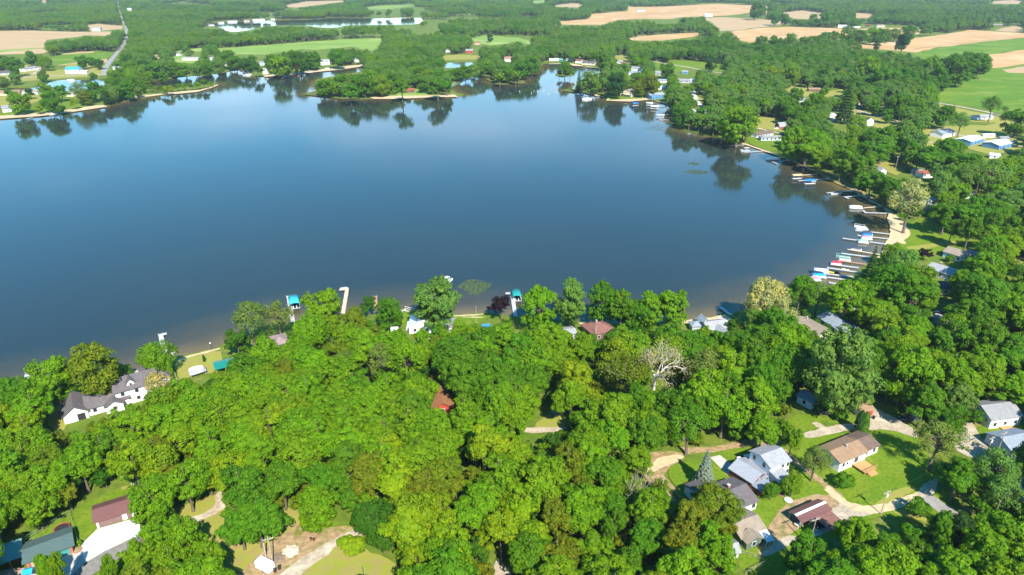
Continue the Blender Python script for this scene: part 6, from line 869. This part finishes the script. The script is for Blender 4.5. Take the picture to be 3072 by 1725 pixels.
# explicit trees: frame, crown centre x,y, crown radius (frame px), tint, form
EXPL = '''B1 190 1130 165 M e;B1 30 1120 115 M e;B1 470 1010 165 L e;B1 790 900 200 O e;B1 1340 800 140 L s;B1 30 1330 130 Y b;B1 220 1400 170 Y b;B1 1380 1060 150 B o;B2 1640 725 80 L b;B3 1290 660 85 L b;B3 1600 1200 105 L b;B3 1480 1150 110 M b;B3 1110 700 85 M b;B3 1200 720 80 L b;B3 2060 650 85 L b;B3 2190 690 95 M b;B3 2290 650 70 L b;B3 880 690 80 L b;B2 1430 670 80 M b;B2 1870 690 90 L b;B2 1770 745 85 O b;B2 1960 620 90 L b;B2 2100 640 100 L b
B2 150 530 155 G o;B2 390 510 130 G o;B2 35 715 112 D d;B2 785 415 155 L e;B2 1170 390 78 D d;B2 1290 400 45 D t;B2 1375 470 105 M e;B2 1760 350 190 W e
B2 830 560 105 L b;B2 1060 540 120 O b;B2 660 660 150 L s;B2 1110 720 160 L b;B2 1290 880 150 G o;B2 870 820 130 O b;B2 1560 860 130 Y b;B2 980 900 110 G o;B2 450 1010 130 O b;B2 270 1040 140 L b;B2 640 1070 140 L b;B2 1050 1110 140 M b;B2 1340 1150 150 L b;B2 1560 1090 140 M b;B2 2000 1050 190 M b;B2 2200 900 150 M b
B3 300 340 97 P d;B3 650 360 150 L e;B3 900 320 145 W e;B3 1190 320 135 M e;B3 1340 390 125 M e;B3 1470 430 110 M e;B3 1570 390 125 L e;B3 1780 340 140 L e
B3 2050 880 180 G o;B3 2290 880 120 Y b;B3 950 1020 190 Y b;B3 560 1000 170 M b;B3 200 1000 180 M b;B3 300 620 150 L b;B3 1340 960 150 O o;B3 1300 1290 230 L b;B3 1000 720 140 L b;B3 1250 720 130 M b;B3 1500 680 140 L b;B3 1750 640 150 M b;B3 2080 1130 200 L b
B4 510 320 165 B s;B4 640 420 130 B o;B4 430 490 95 W o;B4 800 260 130 M b;B4 940 300 110 W o;B4 1180 300 170 L b;B4 1560 190 160 M s;B4 1690 280 170 M b;B4 2250 290 190 M b;B4 2150 460 160 M b;B4 1480 540 150 L b;B4 1110 880 255 W e;B4 1640 890 195 L e;B4 1810 1110 110 M d;B4 700 660 180 L b;B4 500 640 150 M b;B4 2000 650 170 M b;B4 2300 640 170 M b;B4 2450 750 160 M b;B4 2040 1120 130 W b;B4 2240 900 170 L b;B4 300 650 130 M b;B4 260 900 160 Y b;B4 200 1160 190 L b;B4 450 1090 170 L b
C4 920 480 125 G o;C4 1890 320 175 G o;C4 740 670 85 L s;C4 570 725 62 M s;C4 740 280 85 L b;C4 2060 600 165 M b;C4 2330 560 190 W o;C4 2400 760 160 W o;C4 1240 1110 150 L b;C4 1460 1250 170 M b;C4 1750 1250 150 M b;C4 1920 1050 120 M b;C4 2060 1060 110 K b;C4 2330 1040 170 L b;C4 2250 1250 180 L b;C4 860 1270 180 M b;C4 140 880 180 O b;C4 60 1150 170 L b;C4 150 1300 150 L b;C4 2040 110 95 M o;C4 500 230 130 L b
C1 1330 830 180 L e;C1 1620 660 190 L b;C1 1480 640 150 O b;C1 1800 560 160 L b;C1 1400 1130 170 L e;C1 1620 1180 160 L e;C1 1230 1280 140 L b;C1 1480 1330 150 L b;C1 1830 1310 120 L b;C1 960 1420 70 L b;C1 400 1420 80 L b;C1 520 1430 60 L b;C1 2080 1020 190 M b;C1 2090 700 200 M b;C1 150 700 170 L b;C1 430 520 170 O b;C1 700 500 190 L b;C1 300 850 160 L b;C1 900 400 180 M b;C1 1150 420 170 O b
C2 720 880 150 L e;C2 200 950 220 M b;C2 420 660 190 M b;C2 760 640 170 M b;C2 1210 980 170 D s;C2 1300 1120 120 D s;C2 1420 600 220 Y b;C2 1000 480 190 M b;C2 1500 830 150 Y b;C2 1800 600 160 O b;C2 1800 900 190 Y b;C2 1900 1150 190 Y b;C2 1600 1300 150 Y b;C2 250 420 170 L b
C3 160 380 170 Y t;C3 420 420 160 Y b;C3 640 580 150 L b;C3 880 480 170 O b;C3 1250 250 180 L b;C3 1480 470 150 L b;C3 1000 760 160 O b;C3 780 930 170 O b;C3 1130 1200 170 L b;C3 780 1280 180 O b;C3 450 850 180 Y b;C3 300 1100 190 Y b;C3 560 1150 170 Y b;C3 1260 880 130 M b;C3 1280 1040 120 M b;C3 1600 900 170 L b;C3 1580 1130 180 M b;C3 1950 1000 200 O b;C3 1850 1280 200 O b;C3 2100 830 150 O b;C3 1400 1350 150 M b;C3 2000 480 0 L b
A5 1200 170 150 M b;A5 640 130 150 L b;A5 760 200 120 L b;A5 950 250 120 M d;A5 1130 280 120 M d;A5 1200 420 110 M d;A5 1400 470 110 M b;A5 1330 520 80 M d;A5 1540 590 170 B o;A5 1840 420 130 W b;A5 2050 380 130 W o;A5 2250 350 150 W o;A5 1860 680 130 M b;A5 2050 700 150 M b;A5 2250 680 160 M b;A5 1900 840 90 M b;A5 2050 850 110 M b;A5 2400 600 130 W b;A5 1300 120 150 M b;A5 1700 200 140 M b;A5 1900 160 140 M b;A5 2030 250 140 M b;A5 1480 1150 150 W s;A5 1400 1040 90 L s;A5 1600 1280 130 L b
A1 140 765 74 L e;A1 380 765 62 M e;A1 430 790 60 M e;A1 560 778 34 Y d;A1 290 815 34 Y d;A1 460 700 50 M d;A1 340 670 45 L d;A1 590 690 60 G o;A1 640 740 45 O b;A1 710 690 60 M b;A1 850 640 48 M b;A1 905 665 46 D b;A1 815 672 44 W b;A1 945 635 44 M b;A1 880 710 40 M b;A1 800 730 44 K b;A1 950 680 60 M b;A1 220 705 32 K d;A1 1260 675 30 Y d;A1 1060 650 40 M b;A1 700 575 28 M b;A1 1940 520 45 D d;A1 2120 490 75 L b;A1 2260 470 70 D b;A1 2360 455 55 M b
A2 1020 660 80 M d;A2 630 690 70 M d;A2 430 660 60 M b;A2 1290 660 70 M d;A2 1360 660 45 M d;A2 1090 560 28 Y b;A2 900 590 30 Y b;A2 1280 540 25 Y b;A2 610 590 35 Y b;A2 1690 285 25 K b;A2 1180 640 45 M b;A2 740 640 70 M b;A2 860 650 60 L b
A3 400 900 40 K c;A3 530 890 100 W b;A3 660 880 60 K b;A3 800 900 110 K b;A3 1000 850 80 M b;A3 1170 920 90 O b;A3 1040 960 60 O b;A3 870 740 60 M b;A3 640 640 80 M b;A3 1150 740 70 W b;A3 1350 740 75 M b;A3 1400 850 60 M b;A3 1480 1080 110 W b;A3 1400 1020 80 M b;A3 1500 1240 90 M b;A3 1640 1280 70 W b;A3 1800 680 65 K b;A3 1890 650 25 D b;A3 1880 1100 110 W b;A3 2110 1320 190 L b;A3 1740 1290 40 S c
A4 400 1290 140 L b;A4 580 1290 120 L s;A4 600 950 95 M b;A4 880 950 75 K c;A4 1070 900 50 P b;A4 1130 970 60 M b;A4 1240 1050 50 M b;A4 1380 950 95 M b;A4 1540 1000 70 M b;A4 1460 1090 90 W b;A4 1780 1050 90 M b;A4 1920 1090 90 W o;A4 2200 960 85 W o;A4 2310 990 30 W o;A4 1380 410 65 K t;A4 1150 415 30 K b;A4 980 1140 80 Y b;A4 1200 1270 120 M b;A4 1450 1290 120 W b;A4 1800 1390 110 M b;A4 400 670 70 Y b;A4 220 670 70 Y b;A4 690 690 45 K c;A4 1250 700 110 M b;A4 1080 620 100 L b;A4 1900 620 120 M b;A4 2080 590 90 M b;A4 2420 1100 110 M b;A4 550 1150 80 W d;A4 690 1150 70 W d;A4 420 870 70 M b;A4 340 970 80 M b
A1 1130 660 26 M d;A1 1180 668 22 L d;A1 1230 672 26 M d;A1 1290 668 20 Y d;A1 1340 655 24 M d;A1 1390 650 24 L d;A1 1440 650 22 M d;A1 1490 640 26 L d;A1 1540 628 30 M d;A1 1590 628 18 L d;A1 1010 640 50 M b;A1 1050 690 34 W b;A1 900 610 60 M b
A1 60 480 45 M b;A1 130 510 50 M b;A1 30 455 40 D b;A1 230 440 45 M b;A1 620 470 40 M b;A1 690 465 35 M b;A1 740 478 35 D b;A1 320 572 36 M b;A1 110 592 36 W b;A1 20 622 44 W b;A1 900 500 45 M b;A1 960 465 50 M b;A1 1000 520 52 M b;A1 1080 500 50 D b;A1 1150 525 52 M b;A1 1230 515 50 W b;A1 1320 520 52 M b;A1 1400 525 48 L b;A1 1480 530 44 W b;A1 1560 520 46 M b;A1 1640 495 52 W b;A1 1720 440 60 M b;A1 1780 470 48 M b;A1 1120 585 36 L b;A1 1230 580 36 M b;A1 60 700 30 M d;A1 1850 480 50 D b;A1 2050 455 46 M b;A1 2190 440 50 M b;A1 2540 440 60 M b;A1 2300 440 50 D b;A1 2160 530 40 L b;A1 1900 460 40 M b
A2 2250 525 48 M b;A2 2290 545 30 L d;A2 2210 555 22 M d;A2 1500 540 50 M b;A2 1560 540 46 W b;A2 1450 560 40 M b;A2 1620 520 46 M b;A2 1680 510 40 L b;A2 1760 590 44 L d;A2 1830 560 50 M b;A2 1880 580 42 L d;A2 1930 520 60 M b;A2 2000 490 60 M b;A2 1780 520 50 W b;A2 400 670 40 M d;A2 480 650 60 L b;A2 560 640 60 M b;A2 690 620 60 M b;A2 800 610 60 L b;A2 960 600 60 M b;A2 1150 560 60 M b;A2 1220 580 50 L b
A4 880 330 58 M b;A4 960 310 40 W b;A4 1020 330 55 M b;A4 1100 322 58 L b;A4 1170 330 55 M b;A4 1240 320 50 W b;A4 1320 312 48 W b;A4 1450 292 62 M b;A4 100 405 60 M b;A4 230 395 60 M b;A4 370 385 60 W b;A4 480 385 45 M b;A4 550 388 45 M b;A4 620 370 50 M b;A4 690 356 55 W b;A4 760 342 50 M b;A4 60 95 60 M b;A4 110 100 40 M b;A4 210 90 40 W b;A4 240 160 50 M b;A4 320 165 45 M b;A4 680 170 50 M b;A4 580 165 40 W b
A4 1700 620 72 M b;A4 1780 600 72 D b;A4 1850 575 66 M b;A4 1960 565 70 M b;A4 2030 585 70 D b;A4 2110 565 60 M b;A4 1800 680 72 M b;A4 1880 670 60 L b;A4 1975 650 52 D b;A4 1700 700 76 M b;A4 1640 605 76 L b;A4 2120 610 42 M b;A4 1620 690 70 W b;A4 1760 740 60 M b
D 1250 1180 150 K c'''
# smaller or special trees with an individual label: frame x y(base) height kind tint name label category
SPECIAL = [('B1', 1478, 985, 9.5, 'a0', 'L', 'arborvitae_tree', 'slender bright green column tree beside the long white lakeside house', 'tree'),
 ('C4', 1250, 270, 8.2, 'a0', 'K', 'arborvitae_tree', 'dark green column tree standing at the gravel road behind the tan-roofed ranch house', 'tree'), ('C4', 1288, 275, 7.8, 'a0', 'M', 'arborvitae_tree', 'mid green column tree pressed against a darker twin at the gravel road', 'tree'),
 ('B3', 648, 1010, 13, 'c1', 'S', 'spruce_tree', 'silvery spruce poking out of the green wood near the middle clearing', 'tree'), ('C4', 22, 700, 12, 'c1', 'S', 'spruce_tree', 'silver-blue spruce on the lawn beside the dark-roofed house', 'tree'),
 ('B3', 1600, 1240, 25, 'x0', 'N', 'bare_tree', 'large white-barked tree with bare spreading limbs in the middle of the wood', 'tree'), ('B3', 1375, 1260, 23, 'x1', 'O', 'bare_tree', 'tan-barked half-bare tree leaning beside the white-limbed one', 'tree'),
 ('B4', 310, 490, 11, 'x2', 'O', 'dead_tree', 'small leafless tree on the shore beside the short white dock', 'tree'), ('C3', 1530, 850, 12, 'x2', 'O', 'dead_tree', 'leafless pale tree at the wood edge below the dirt junction', 'tree'), ('C3', 1425, 900, 12, 'x2', 'O', 'dead_tree', 'leafless thin tree just inside the wood below the dirt junction', 'tree'),
 ('B3', 400, 1420, 9, 'x2', 'O', 'dead_tree', 'grey leafless tree at the edge of the middle clearing', 'tree'), ('B1', 1040, 1420, 11, 'x2', 'O', 'dead_tree', 'pale leafless stem in the wood in front of the long white house', 'tree'),
 ('B1', 1045, 985, 5.5, 'u0', 'L', 'shrub', 'round bright green bush on the sand behind the long white lakeside house', 'shrub'), ('B1', 1775, 825, 2.8, 'a0', 'K', 'shrub', 'small dark upright bush alone on the lakeside lawn', 'shrub'),
 ('C4', 1130, 700, 4.2, 'u1', 'M', 'shrub', 'loose mid green bush on the lawn in front of the wooden deck', 'shrub'), ('C4', 1730, 930, 5., 'u2', 'M', 'shrub', 'loose bush on dry grass inside the bend of the sand track', 'shrub'), ('C4', 1120, 175, 3.4, 'u0', 'M', 'shrub', 'green bush beside the little red shed', 'shrub'),
 ('C4', 600, 720, 2.6, 'u1', 'Y', 'shrub', 'low yellow-green bush between two round trees behind the dark-roofed house', 'shrub'), ('C2', 1000, 1260, 4.6, 'u0', 'Y', 'shrub', 'bright yellow-green bush on the bend of the gravel road', 'shrub'), ('C2', 1085, 1240, 4.2, 'u2', 'Y', 'shrub', 'second yellow-green bush tucked behind the one on the road bend', 'shrub'), ('C1', 690, 1195, 1.6, 'u1', 'L', 'shrub', 'small bush in the bed beside the teal garage door', 'shrub'),
 ('B4', 840, 480, 3.2, 'u2', 'D', 'shrub', 'clipped dark bush at the top of the hedge row between the two grey roofs', 'shrub'), ('B4', 920, 530, 3.2, 'u1', 'D', 'shrub', 'clipped dark bush in the middle of the hedge row between the two grey roofs', 'shrub'), ('B4', 1000, 570, 3.2, 'u2', 'D', 'shrub', 'clipped dark bush nearest the cream gable in the hedge row', 'shrub'), ('B4', 1140, 595, 2.4, 'u0', 'L', 'shrub', 'small bush at the blue corner of the grey-roofed house', 'shrub'),
 ('A5', 1650, 1110, 6.5, 'd0', 'P', 'plum_tree', 'dark purple plum tree between the beach lawn and the grey-roofed houses', 'tree'), ('A5', 1880, 1120, 3.4, 'u0', 'M', 'shrub', 'small conical bush in front of the tan ranch house by the beach', 'shrub'), ('B3', 2055, 520, 2., 'u1', 'P', 'shrub', 'tiny purple bush on the lawn behind the small sandy cove', 'shrub'),
 ('B2', 640, 590, 3, 'u0', 'M', 'shrub', 'dark bush at the landing of the dock with the teal boat cover', 'shrub'), ('C1', 1120, 1410, 3.5, 'u2', 'L', 'shrub', 'bush round the white post on the lawn by the asphalt drive', 'shrub'), ('B4', 1100, 1250, 4, 'u2', 'M', 'shrub', 'bushy clump at the foot of the big tree by the gravel road', 'shrub')]
def top_kind(k, i): return {'b': 'b%d' % (i % 6), 't': 't%d' % (i % 3), 's': 's%d' % (i % 3), 'o': 'o%d' % (i % 3), 'd': 'd%d' % (i % 2), 'e': 'e%d' % (i % 4), 'x': 'x3', 'c': 'c%d' % (i % 2)}[k]
trees = []     # (x, y, sx, sz, rot, tint, proto, form, crown radius in photo px)
def add_tree(x, y, R, kind, i, tint, hs=1.0, j=.08):
    me, tr, R0, H0, zc = PROTO[kind]; r = random.Random(i*7+3); s = R/R0; t = np.array(tint)*np.array([r.uniform(.9, 1.12), r.uniform(.93, 1.07), 1.])
    sz = s*hs*r.uniform(.92, 1.1); q = proj([(x, y, zc*sz)])[0]
    trees.append([x, y, s, sz, r.uniform(0, 2*pi), t, kind, R*FPX/q[2], q[0], q[1]])
n_ex = 0
for row in EXPL.replace('\n', ';').split(';'):
    f, cx_, cy_, rr, tn, fm = row.split(); rr = float(rr)
    if rr == 0: continue
    if f in ('A1', 'A2', 'A3', 'A4') and fm == 'b': fm = 'e'
    ek = 1.28 if f[0] != 'A' or f == 'A5' else 1.08
    p = px(f, float(cx_), float(cy_)); kind = top_kind(fm, n_ex); me, tr, R0, H0, zc = PROTO[kind]; h = 9.
    rp = rr*FR[f][2]*(1.2 if fm == 'e' else 1.06)
    for _ in range(4):
        g = at(p, h); R = rp*proj([tuple(g)])[0][2]/FPX; h = zc*R/R0*(ek*.88 if fm == 'e' else 1) if fm != 'b' else zc*max(.75, min(R/R0, 1.25))
    add_tree(g.x, g.y, R, kind, n_ex, T_[tn], hs=max(.75, min(R/R0, 1.25))/(R/R0) if fm == 'b' else ek*.88 if fm == 'e' else 1.); trees[-1].append(tn); n_ex += 1
# the wood between and beyond: jittered grid, kept off the open ground, the water and the roofs
ex = np.array([[t[0], t[1], t[2]*PROTO[t[6]][2]] for t in trees])
cpoly = [(np.array(p), np.array(p).min(0), np.array(p).max(0)) for p in CLEAR]
def covered(q):
    r = np.zeros(len(q), bool)
    for p, lo, hi in cpoly:
        c = (q[:, 0] > lo[0]) & (q[:, 0] < hi[0]) & (q[:, 1] > lo[1]) & (q[:, 1] < hi[1])
        if c.any():
            i = np.nonzero(c)[0]; r[i] |= inside(q[i], p)
    return r
def lattice(y0, y1, sp, seed):
    g = np.random.default_rng(seed); ys = np.arange(y0, y1, sp*.87); out = []
    for k, y in enumerate(ys):
        hw = (y*CT+CAMZ*ST)*.78 + 40; xs = np.arange(-hw, hw, sp) + (k % 2)*sp/2
        out.append(np.stack([xs, np.full(len(xs), y)], 1))
    P = np.concatenate(out); return P + g.uniform(-.36, .36, P.shape)*sp
def vnoise(P, sc, seed):
    g = np.random.default_rng(seed); T = g.uniform(0, 1, (64, 64)); q = P/sc; i = np.floor(q).astype(int); f = q-i; f = f*f*(3-2*f); a = lambda dx, dy: T[(i[:, 0]+dx) % 64, (i[:, 1]+dy) % 64]
    return (a(0,0)*(1-f[:,0])+a(1,0)*f[:,0])*(1-f[:,1]) + (a(0,1)*(1-f[:,0])+a(1,1)*f[:,0])*f[:,1]
idx = n_ex
for (y0, y1, sp, R0r, hr) in ((84, 330, 7.6, (4.9, 7.4), 1.), (330, 700, 8.8, (4.8, 7.), 1.), (700, 1300, 10.5, (5, 7.2), 1.), (1300, 2400, 11.5, (5.4, 8.4), .9), (2400, 5200, 17, (8, 12.5), .7)):
    P = lattice(y0, y1, sp, int(y0)); g = np.random.default_rng(int(y0)+1); n = len(P); R = g.uniform(*R0r, n); mh = g.uniform(.82, 1.16, n)
    H = 15.5*mh if y1 <= 1300 else 16*mh; ok = np.ones(n, bool)
    if y0 >= 1300: ok &= (vnoise(P, 170, 9) > .30) | (vnoise(P, 60, 4) > .72); R = R*g.uniform(.62, 1.15, n); H = H*(.62+.75*vnoise(P, 75, 12))
    for fx, fz in ((0, 1.0), (0, .6), (-.5, .62), (.5, .62), (0, .3)):
        q = proj(np.c_[P[:, 0]+fx*R, P[:, 1], H*fz])[:, :2]; ok &= ~covered(q)
    for d in DRY + [[tuple(v) for v in lp] for lp in gL]: ok &= ~inside(P, d) if not (len(d) > 500) else ~inside(P, d[::2])
    if y1 <= 1300: ok &= (np.hypot(P[:, None, 0]-ex[None, :, 0], P[:, None, 1]-ex[None, :, 1]) > (ex[None, :, 2]*.66 + R[:, None]*.38)).all(1)
    ok &= ~((P[:, 0] > 90) & (P[:, 1] > 190) & (P[:, 1] < 520) & (g.uniform(size=n) < .2))
    a, b = vnoise(P, 26 if y1 <= 700 else 45, 5), vnoise(P, 150 if y1 <= 1300 else 260, 8)
    for i in np.nonzero(ok)[0]:
        u = g.uniform(); v = .5*a[i] + .3*b[i] + .2*u
        near = P[i, 1] < 330
        tn = ('D' if v < .22 else 'M' if v < .46 else 'L' if v < .72 else 'Y' if v < .80 else 'O') if near else ('D' if v < .17 else 'M' if v < .42 else 'W' if v < .60 else 'L' if v < .82 else 'O')
        c = g.uniform(); kd = 'c' if c < .012 and not near else 'o' if c < .06 else 't' if c < .17 else 's' if c < .27 else 'b'
        kk = top_kind(kd, int(g.integers(0, 30))); Rr = R[i]*(.78 if kd in 'tc' else 1); pr = PROTO[kk]
        add_tree(P[i, 0], P[i, 1], Rr*(.55 if kd == 'c' else 1), kk, idx, T_[tn], hs=hr*H[i]/pr[3]/(Rr*(.55 if kd == 'c' else 1)/pr[2]) if y1 <= 1300 else H[i]/pr[3]/(Rr/pr[2])*g.uniform(.9, 1.1)); trees[-1].append(tn); idx += 1
# low understorey between the near trunks
P = lattice(84, 420, 6.2, 77); g = np.random.default_rng(78); ok = np.ones(len(P), bool)
for fx, fz in ((0, 6.), (-2, 3.), (2, 3.), (0, 0.)): ok &= ~covered(proj(np.c_[P[:, 0]+fx, P[:, 1], np.full(len(P), fz)])[:, :2])
for d in DRY: ok &= ~inside(P, d)
for i in np.nonzero(ok)[0]:
    R = g.uniform(1.8, 3.4); k = 'd%d' % g.integers(0, 2); add_tree(P[i, 0], P[i, 1], R, k, idx, T_['DMLO'[g.integers(0, 4)]], hs=1.); trees[-1][7] = 0; trees[-1].append('M'); idx += 1
print('TREES', len(trees))
vis = lambda t: -t[7] < t[8] < 3072+t[7] and -t[7]*1.5 < t[9] < 1725+t[7]*1.2
order = sorted(range(len(trees)), key=lambda i: -(trees[i][7] if vis(trees[i]) else 0))
IND = set(order[:290]) | {i for i in range(n_ex) if trees[i][10] in 'PB'}
have = {trees[i][6] for i in IND}
for i in order:
    if trees[i][6] not in have and vis(trees[i]): IND.add(i); have.add(trees[i][6])
# landmarks for the labels
LM = [(px(f, x, y), s) for f, x, y, s in (('B1', 900, 1150, 'long white lakeside house'), ('B1', 1950, 880, 'teal-roofed pavilion'), ('B2', 500, 530, 'dock with the teal boat cover'), ('B2', 420, 720, 'purple-grey roof'), ('B2', 960, 460, 'L-shaped dock with the low float'), ('B2', 1620, 530, 'white gabled lake house'), ('B2', 1820, 1250, 'orange-roofed cabin'),
 ('B3', 1170, 600, 'brown hip-roofed house'), ('B3', 780, 1300, 'mid-wood clearing'), ('B3', 1620, 1150, 'white-limbed bare tree'), ('B3', 2160, 560, 'grey T-shaped roof by the cove'), ('B3', 400, 430, 'dark purple tree'), ('B4', 850, 530, 'brown roof with the cream gable'), ('B4', 1080, 520, 'blue-walled house with the grey roof'), ('B4', 1920, 90, 'grey-roofed house behind the docks'), ('B4', 780, 1080, 'shaded blue-grey cottage'), ('B4', 1290, 1210, 'little red shed'), ('B4', 1650, 1260, 'dark blue car'), ('B4', 2380, 1260, 'white house with the dormer'),
 ('C1', 1000, 950, 'garage with the white apron'), ('C1', 420, 1250, 'long green-roofed garage'), ('C1', 1640, 1000, 'gravel path'), ('C2', 240, 1360, 'white cargo trailer'), ('C2', 750, 1200, 'gravel road bend'), ('C3', 1750, 450, 'dirt junction'), ('C4', 1200, 500, 'tan-roofed ranch house'), ('C4', 540, 520, 'white two-storey house'), ('C4', 330, 800, 'dark-roofed house'), ('C4', 420, 1050, 'brown-shingled cottage'), ('C4', 880, 930, 'red-brown carport'), ('C4', 1440, 880, 'pole with the white transformer'), ('C4', 1900, 720, 'road fork'), ('C4', 2520, 430, 'pale blue house at the asphalt road'), ('C3', 420, 640, 'yellow-green oak grove'), ('C3', 1000, 1000, 'olive oak grove'), ('C2', 600, 500, 'deep wood west of the yellow grove'), ('C1', 500, 600, 'thicket above the green-roofed garage'), ('C3', 1900, 1200, 'south wood edge'),
 ('A5', 1450, 880, 'sandy beach'), ('A5', 660, 400, 'blue boat canopy'), ('A5', 1290, 330, 'small white gabled house'), ('A5', 1680, 350, 'red-roofed shed'), ('A5', 1930, 1050, 'tan ranch house by the beach'), ('A4', 300, 1140, 'red barn'), ('A4', 1050, 1080, 'white house with the black roof'), ('A4', 1760, 1220, 'white pole barn'), ('A4', 2250, 1310, 'blue pole barn'), ('A3', 950, 990, 'cream house on the point'), ('A1', 80, 820, 'white house on the west shore'))]
lm = np.array([tuple(at(p, 0).xy) for p, s in LM]); per = {}
for i in IND:
    d = np.hypot(lm[:, 0]-trees[i][0], lm[:, 1]-trees[i][1]); k = int(d.argmin()); per.setdefault(k, []).append((d[k], i))
ORD = ['', 'second', 'third', 'fourth', 'fifth', 'sixth', 'seventh', 'eighth', 'ninth', 'tenth', 'eleventh', 'twelfth', 'thirteenth', 'fourteenth', 'fifteenth', 'sixteenth', 'seventeenth', 'eighteenth', 'nineteenth', 'twentieth']
ORD += ['twenty-'+o for o in ('first', 'second', 'third', 'fourth', 'fifth', 'sixth', 'seventh', 'eighth', 'ninth')] + ['thirtieth']
label = {}
for k, lst in per.items():
    for j, (d, i) in enumerate(sorted(lst)):
        o = ORD[min(j, len(ORD)-1)]; label[i] = '%s %s tree, %s closest to the %s' % (WORDS[trees[i][10]], FORM.get(trees[i][6][0], 'pointed evergreen'), o, LM[k][1]) if o else '%s %s tree, closest to the %s' % (WORDS[trees[i][10]], FORM.get(trees[i][6][0], 'pointed evergreen'), LM[k][1])
first_crown, first_trunk = {}, {}
def plant(name, x, y, sx, sz, rot, tint, kind, lab, cat, group):
    e = thing(name, (x, y, 0), rot, lab, cat, group); e.scale = (sx, sx, sz); me, tr = PROTO[kind][:2]
    c = mesh_obj('crown', me, None, e); c['tint'] = [float(v) for v in tint]; t = mesh_obj('trunk', tr, None, e); first_crown.setdefault(kind, c); first_trunk.setdefault(kind, t); return e
for i in sorted(IND):
    t = trees[i]; plant('deciduous_tree' if t[6][0] != 'c' else 'evergreen_tree', t[0], t[1], t[2], t[3], t[4], t[5], t[6], label[i], 'tree', 'trees of the wood and the shore')
for f, x, y, h, kd, tn, nm, lab, cat in SPECIAL:
    g = at(px(f, x, y), 0); s = h/PROTO[kd][3]; plant(nm, g.x, g.y, s, s, random.uniform(0, 6), T_[tn], kd, lab, cat, {'shrub': 'garden bushes', 'tree': 'odd trees standing out of the wood'}[cat])
# everything smaller: one far-off wood
rest = [trees[i] for i in range(len(trees)) if i not in IND]; kinds = sorted({t[6] for t in rest} & set(first_crown))
rest = [t for t in rest if t[6] in kinds]
me = bpy.data.meshes.new('woods'); me.from_pydata([(t[0], t[1], 0) for t in rest], [], [])
def pattr(n, ty, key, vals):
    a = me.attributes.new(n, ty, 'POINT'); a.data.foreach_set(key, np.array(vals, np.int32 if ty == 'INT' else np.float32).ravel())
pattr('tint', 'FLOAT_VECTOR', 'vector', [t[5] for t in rest]); pattr('size', 'FLOAT_VECTOR', 'vector', [(t[2], t[2], t[3]) for t in rest]); pattr('turn', 'FLOAT_VECTOR', 'vector', [(0, 0, t[4]) for t in rest]); pattr('kind_index', 'INT', 'value', [kinds.index(t[6]) for t in rest])
wo_ = mesh_obj('woods', me); wo_['kind'] = 'stuff'; wo_['label'] = 'far-off green woods and tree belts between the lakes, fields and houses'
ng = bpy.data.node_groups.new('woods', 'GeometryNodeTree'); ng.interface.new_socket('Geometry', in_out='INPUT', socket_type='NodeSocketGeometry'); ng.interface.new_socket('Geometry', in_out='OUTPUT', socket_type='NodeSocketGeometry')
N, L = ng.nodes, ng.links; gi = N.new('NodeGroupInput'); go = N.new('NodeGroupOutput'); ip = N.new('GeometryNodeInstanceOnPoints'); jn = N.new('GeometryNodeJoinGeometry')
socks = []
for k in kinds:
    a = N.new('GeometryNodeObjectInfo'); a.inputs['Object'].default_value = first_crown[k]; b = N.new('GeometryNodeObjectInfo'); b.inputs['Object'].default_value = first_trunk[k]
    j = N.new('GeometryNodeJoinGeometry'); L.new(b.outputs['Geometry'], j.inputs[0]); L.new(a.outputs['Geometry'], j.inputs[0]); gg = N.new('GeometryNodeGeometryToInstance'); L.new(j.outputs[0], gg.inputs[0]); socks.append(gg.outputs[0])
for s_ in reversed(socks): L.new(s_, jn.inputs[0])
def nattr(n, ty):
    a = N.new('GeometryNodeInputNamedAttribute'); a.data_type = ty; a.inputs['Name'].default_value = n; return a.outputs['Attribute']
er = N.new('FunctionNodeEulerToRotation'); L.new(nattr('turn', 'FLOAT_VECTOR'), er.inputs[0])
L.new(gi.outputs[0], ip.inputs['Points']); L.new(jn.outputs[0], ip.inputs['Instance']); ip.inputs['Pick Instance'].default_value = True; L.new(nattr('kind_index', 'INT'), ip.inputs['Instance Index']); L.new(er.outputs[0], ip.inputs['Rotation']); L.new(nattr('size', 'FLOAT_VECTOR'), ip.inputs['Scale']); L.new(ip.outputs[0], go.inputs[0])
wo_.modifiers.new('woods', 'NODES').node_group = ng
for w_ in WEEDS: weed(*w_)
# ------------------------------------------------------------------ the air: pale even haze round the camera and the whole scene
hm = bpy.data.materials.new('haze'); nt, N, L = nodes(hm); o = N.new('ShaderNodeOutputMaterial'); v = N.new('ShaderNodeVolumePrincipled')
v.inputs['Color'].default_value = (.72, .86, 1, 1); v.inputs['Density'].default_value = .00006; v.inputs['Anisotropy'].default_value = .2; L.new(v.outputs[0], o.inputs['Volume'])
hz = MB().box(-9500, 9500, -600, 14500, -3, 126).build('haze', hm); hz['kind'] = 'stuff'; hz['label'] = 'thin pale summer haze over the far fields'
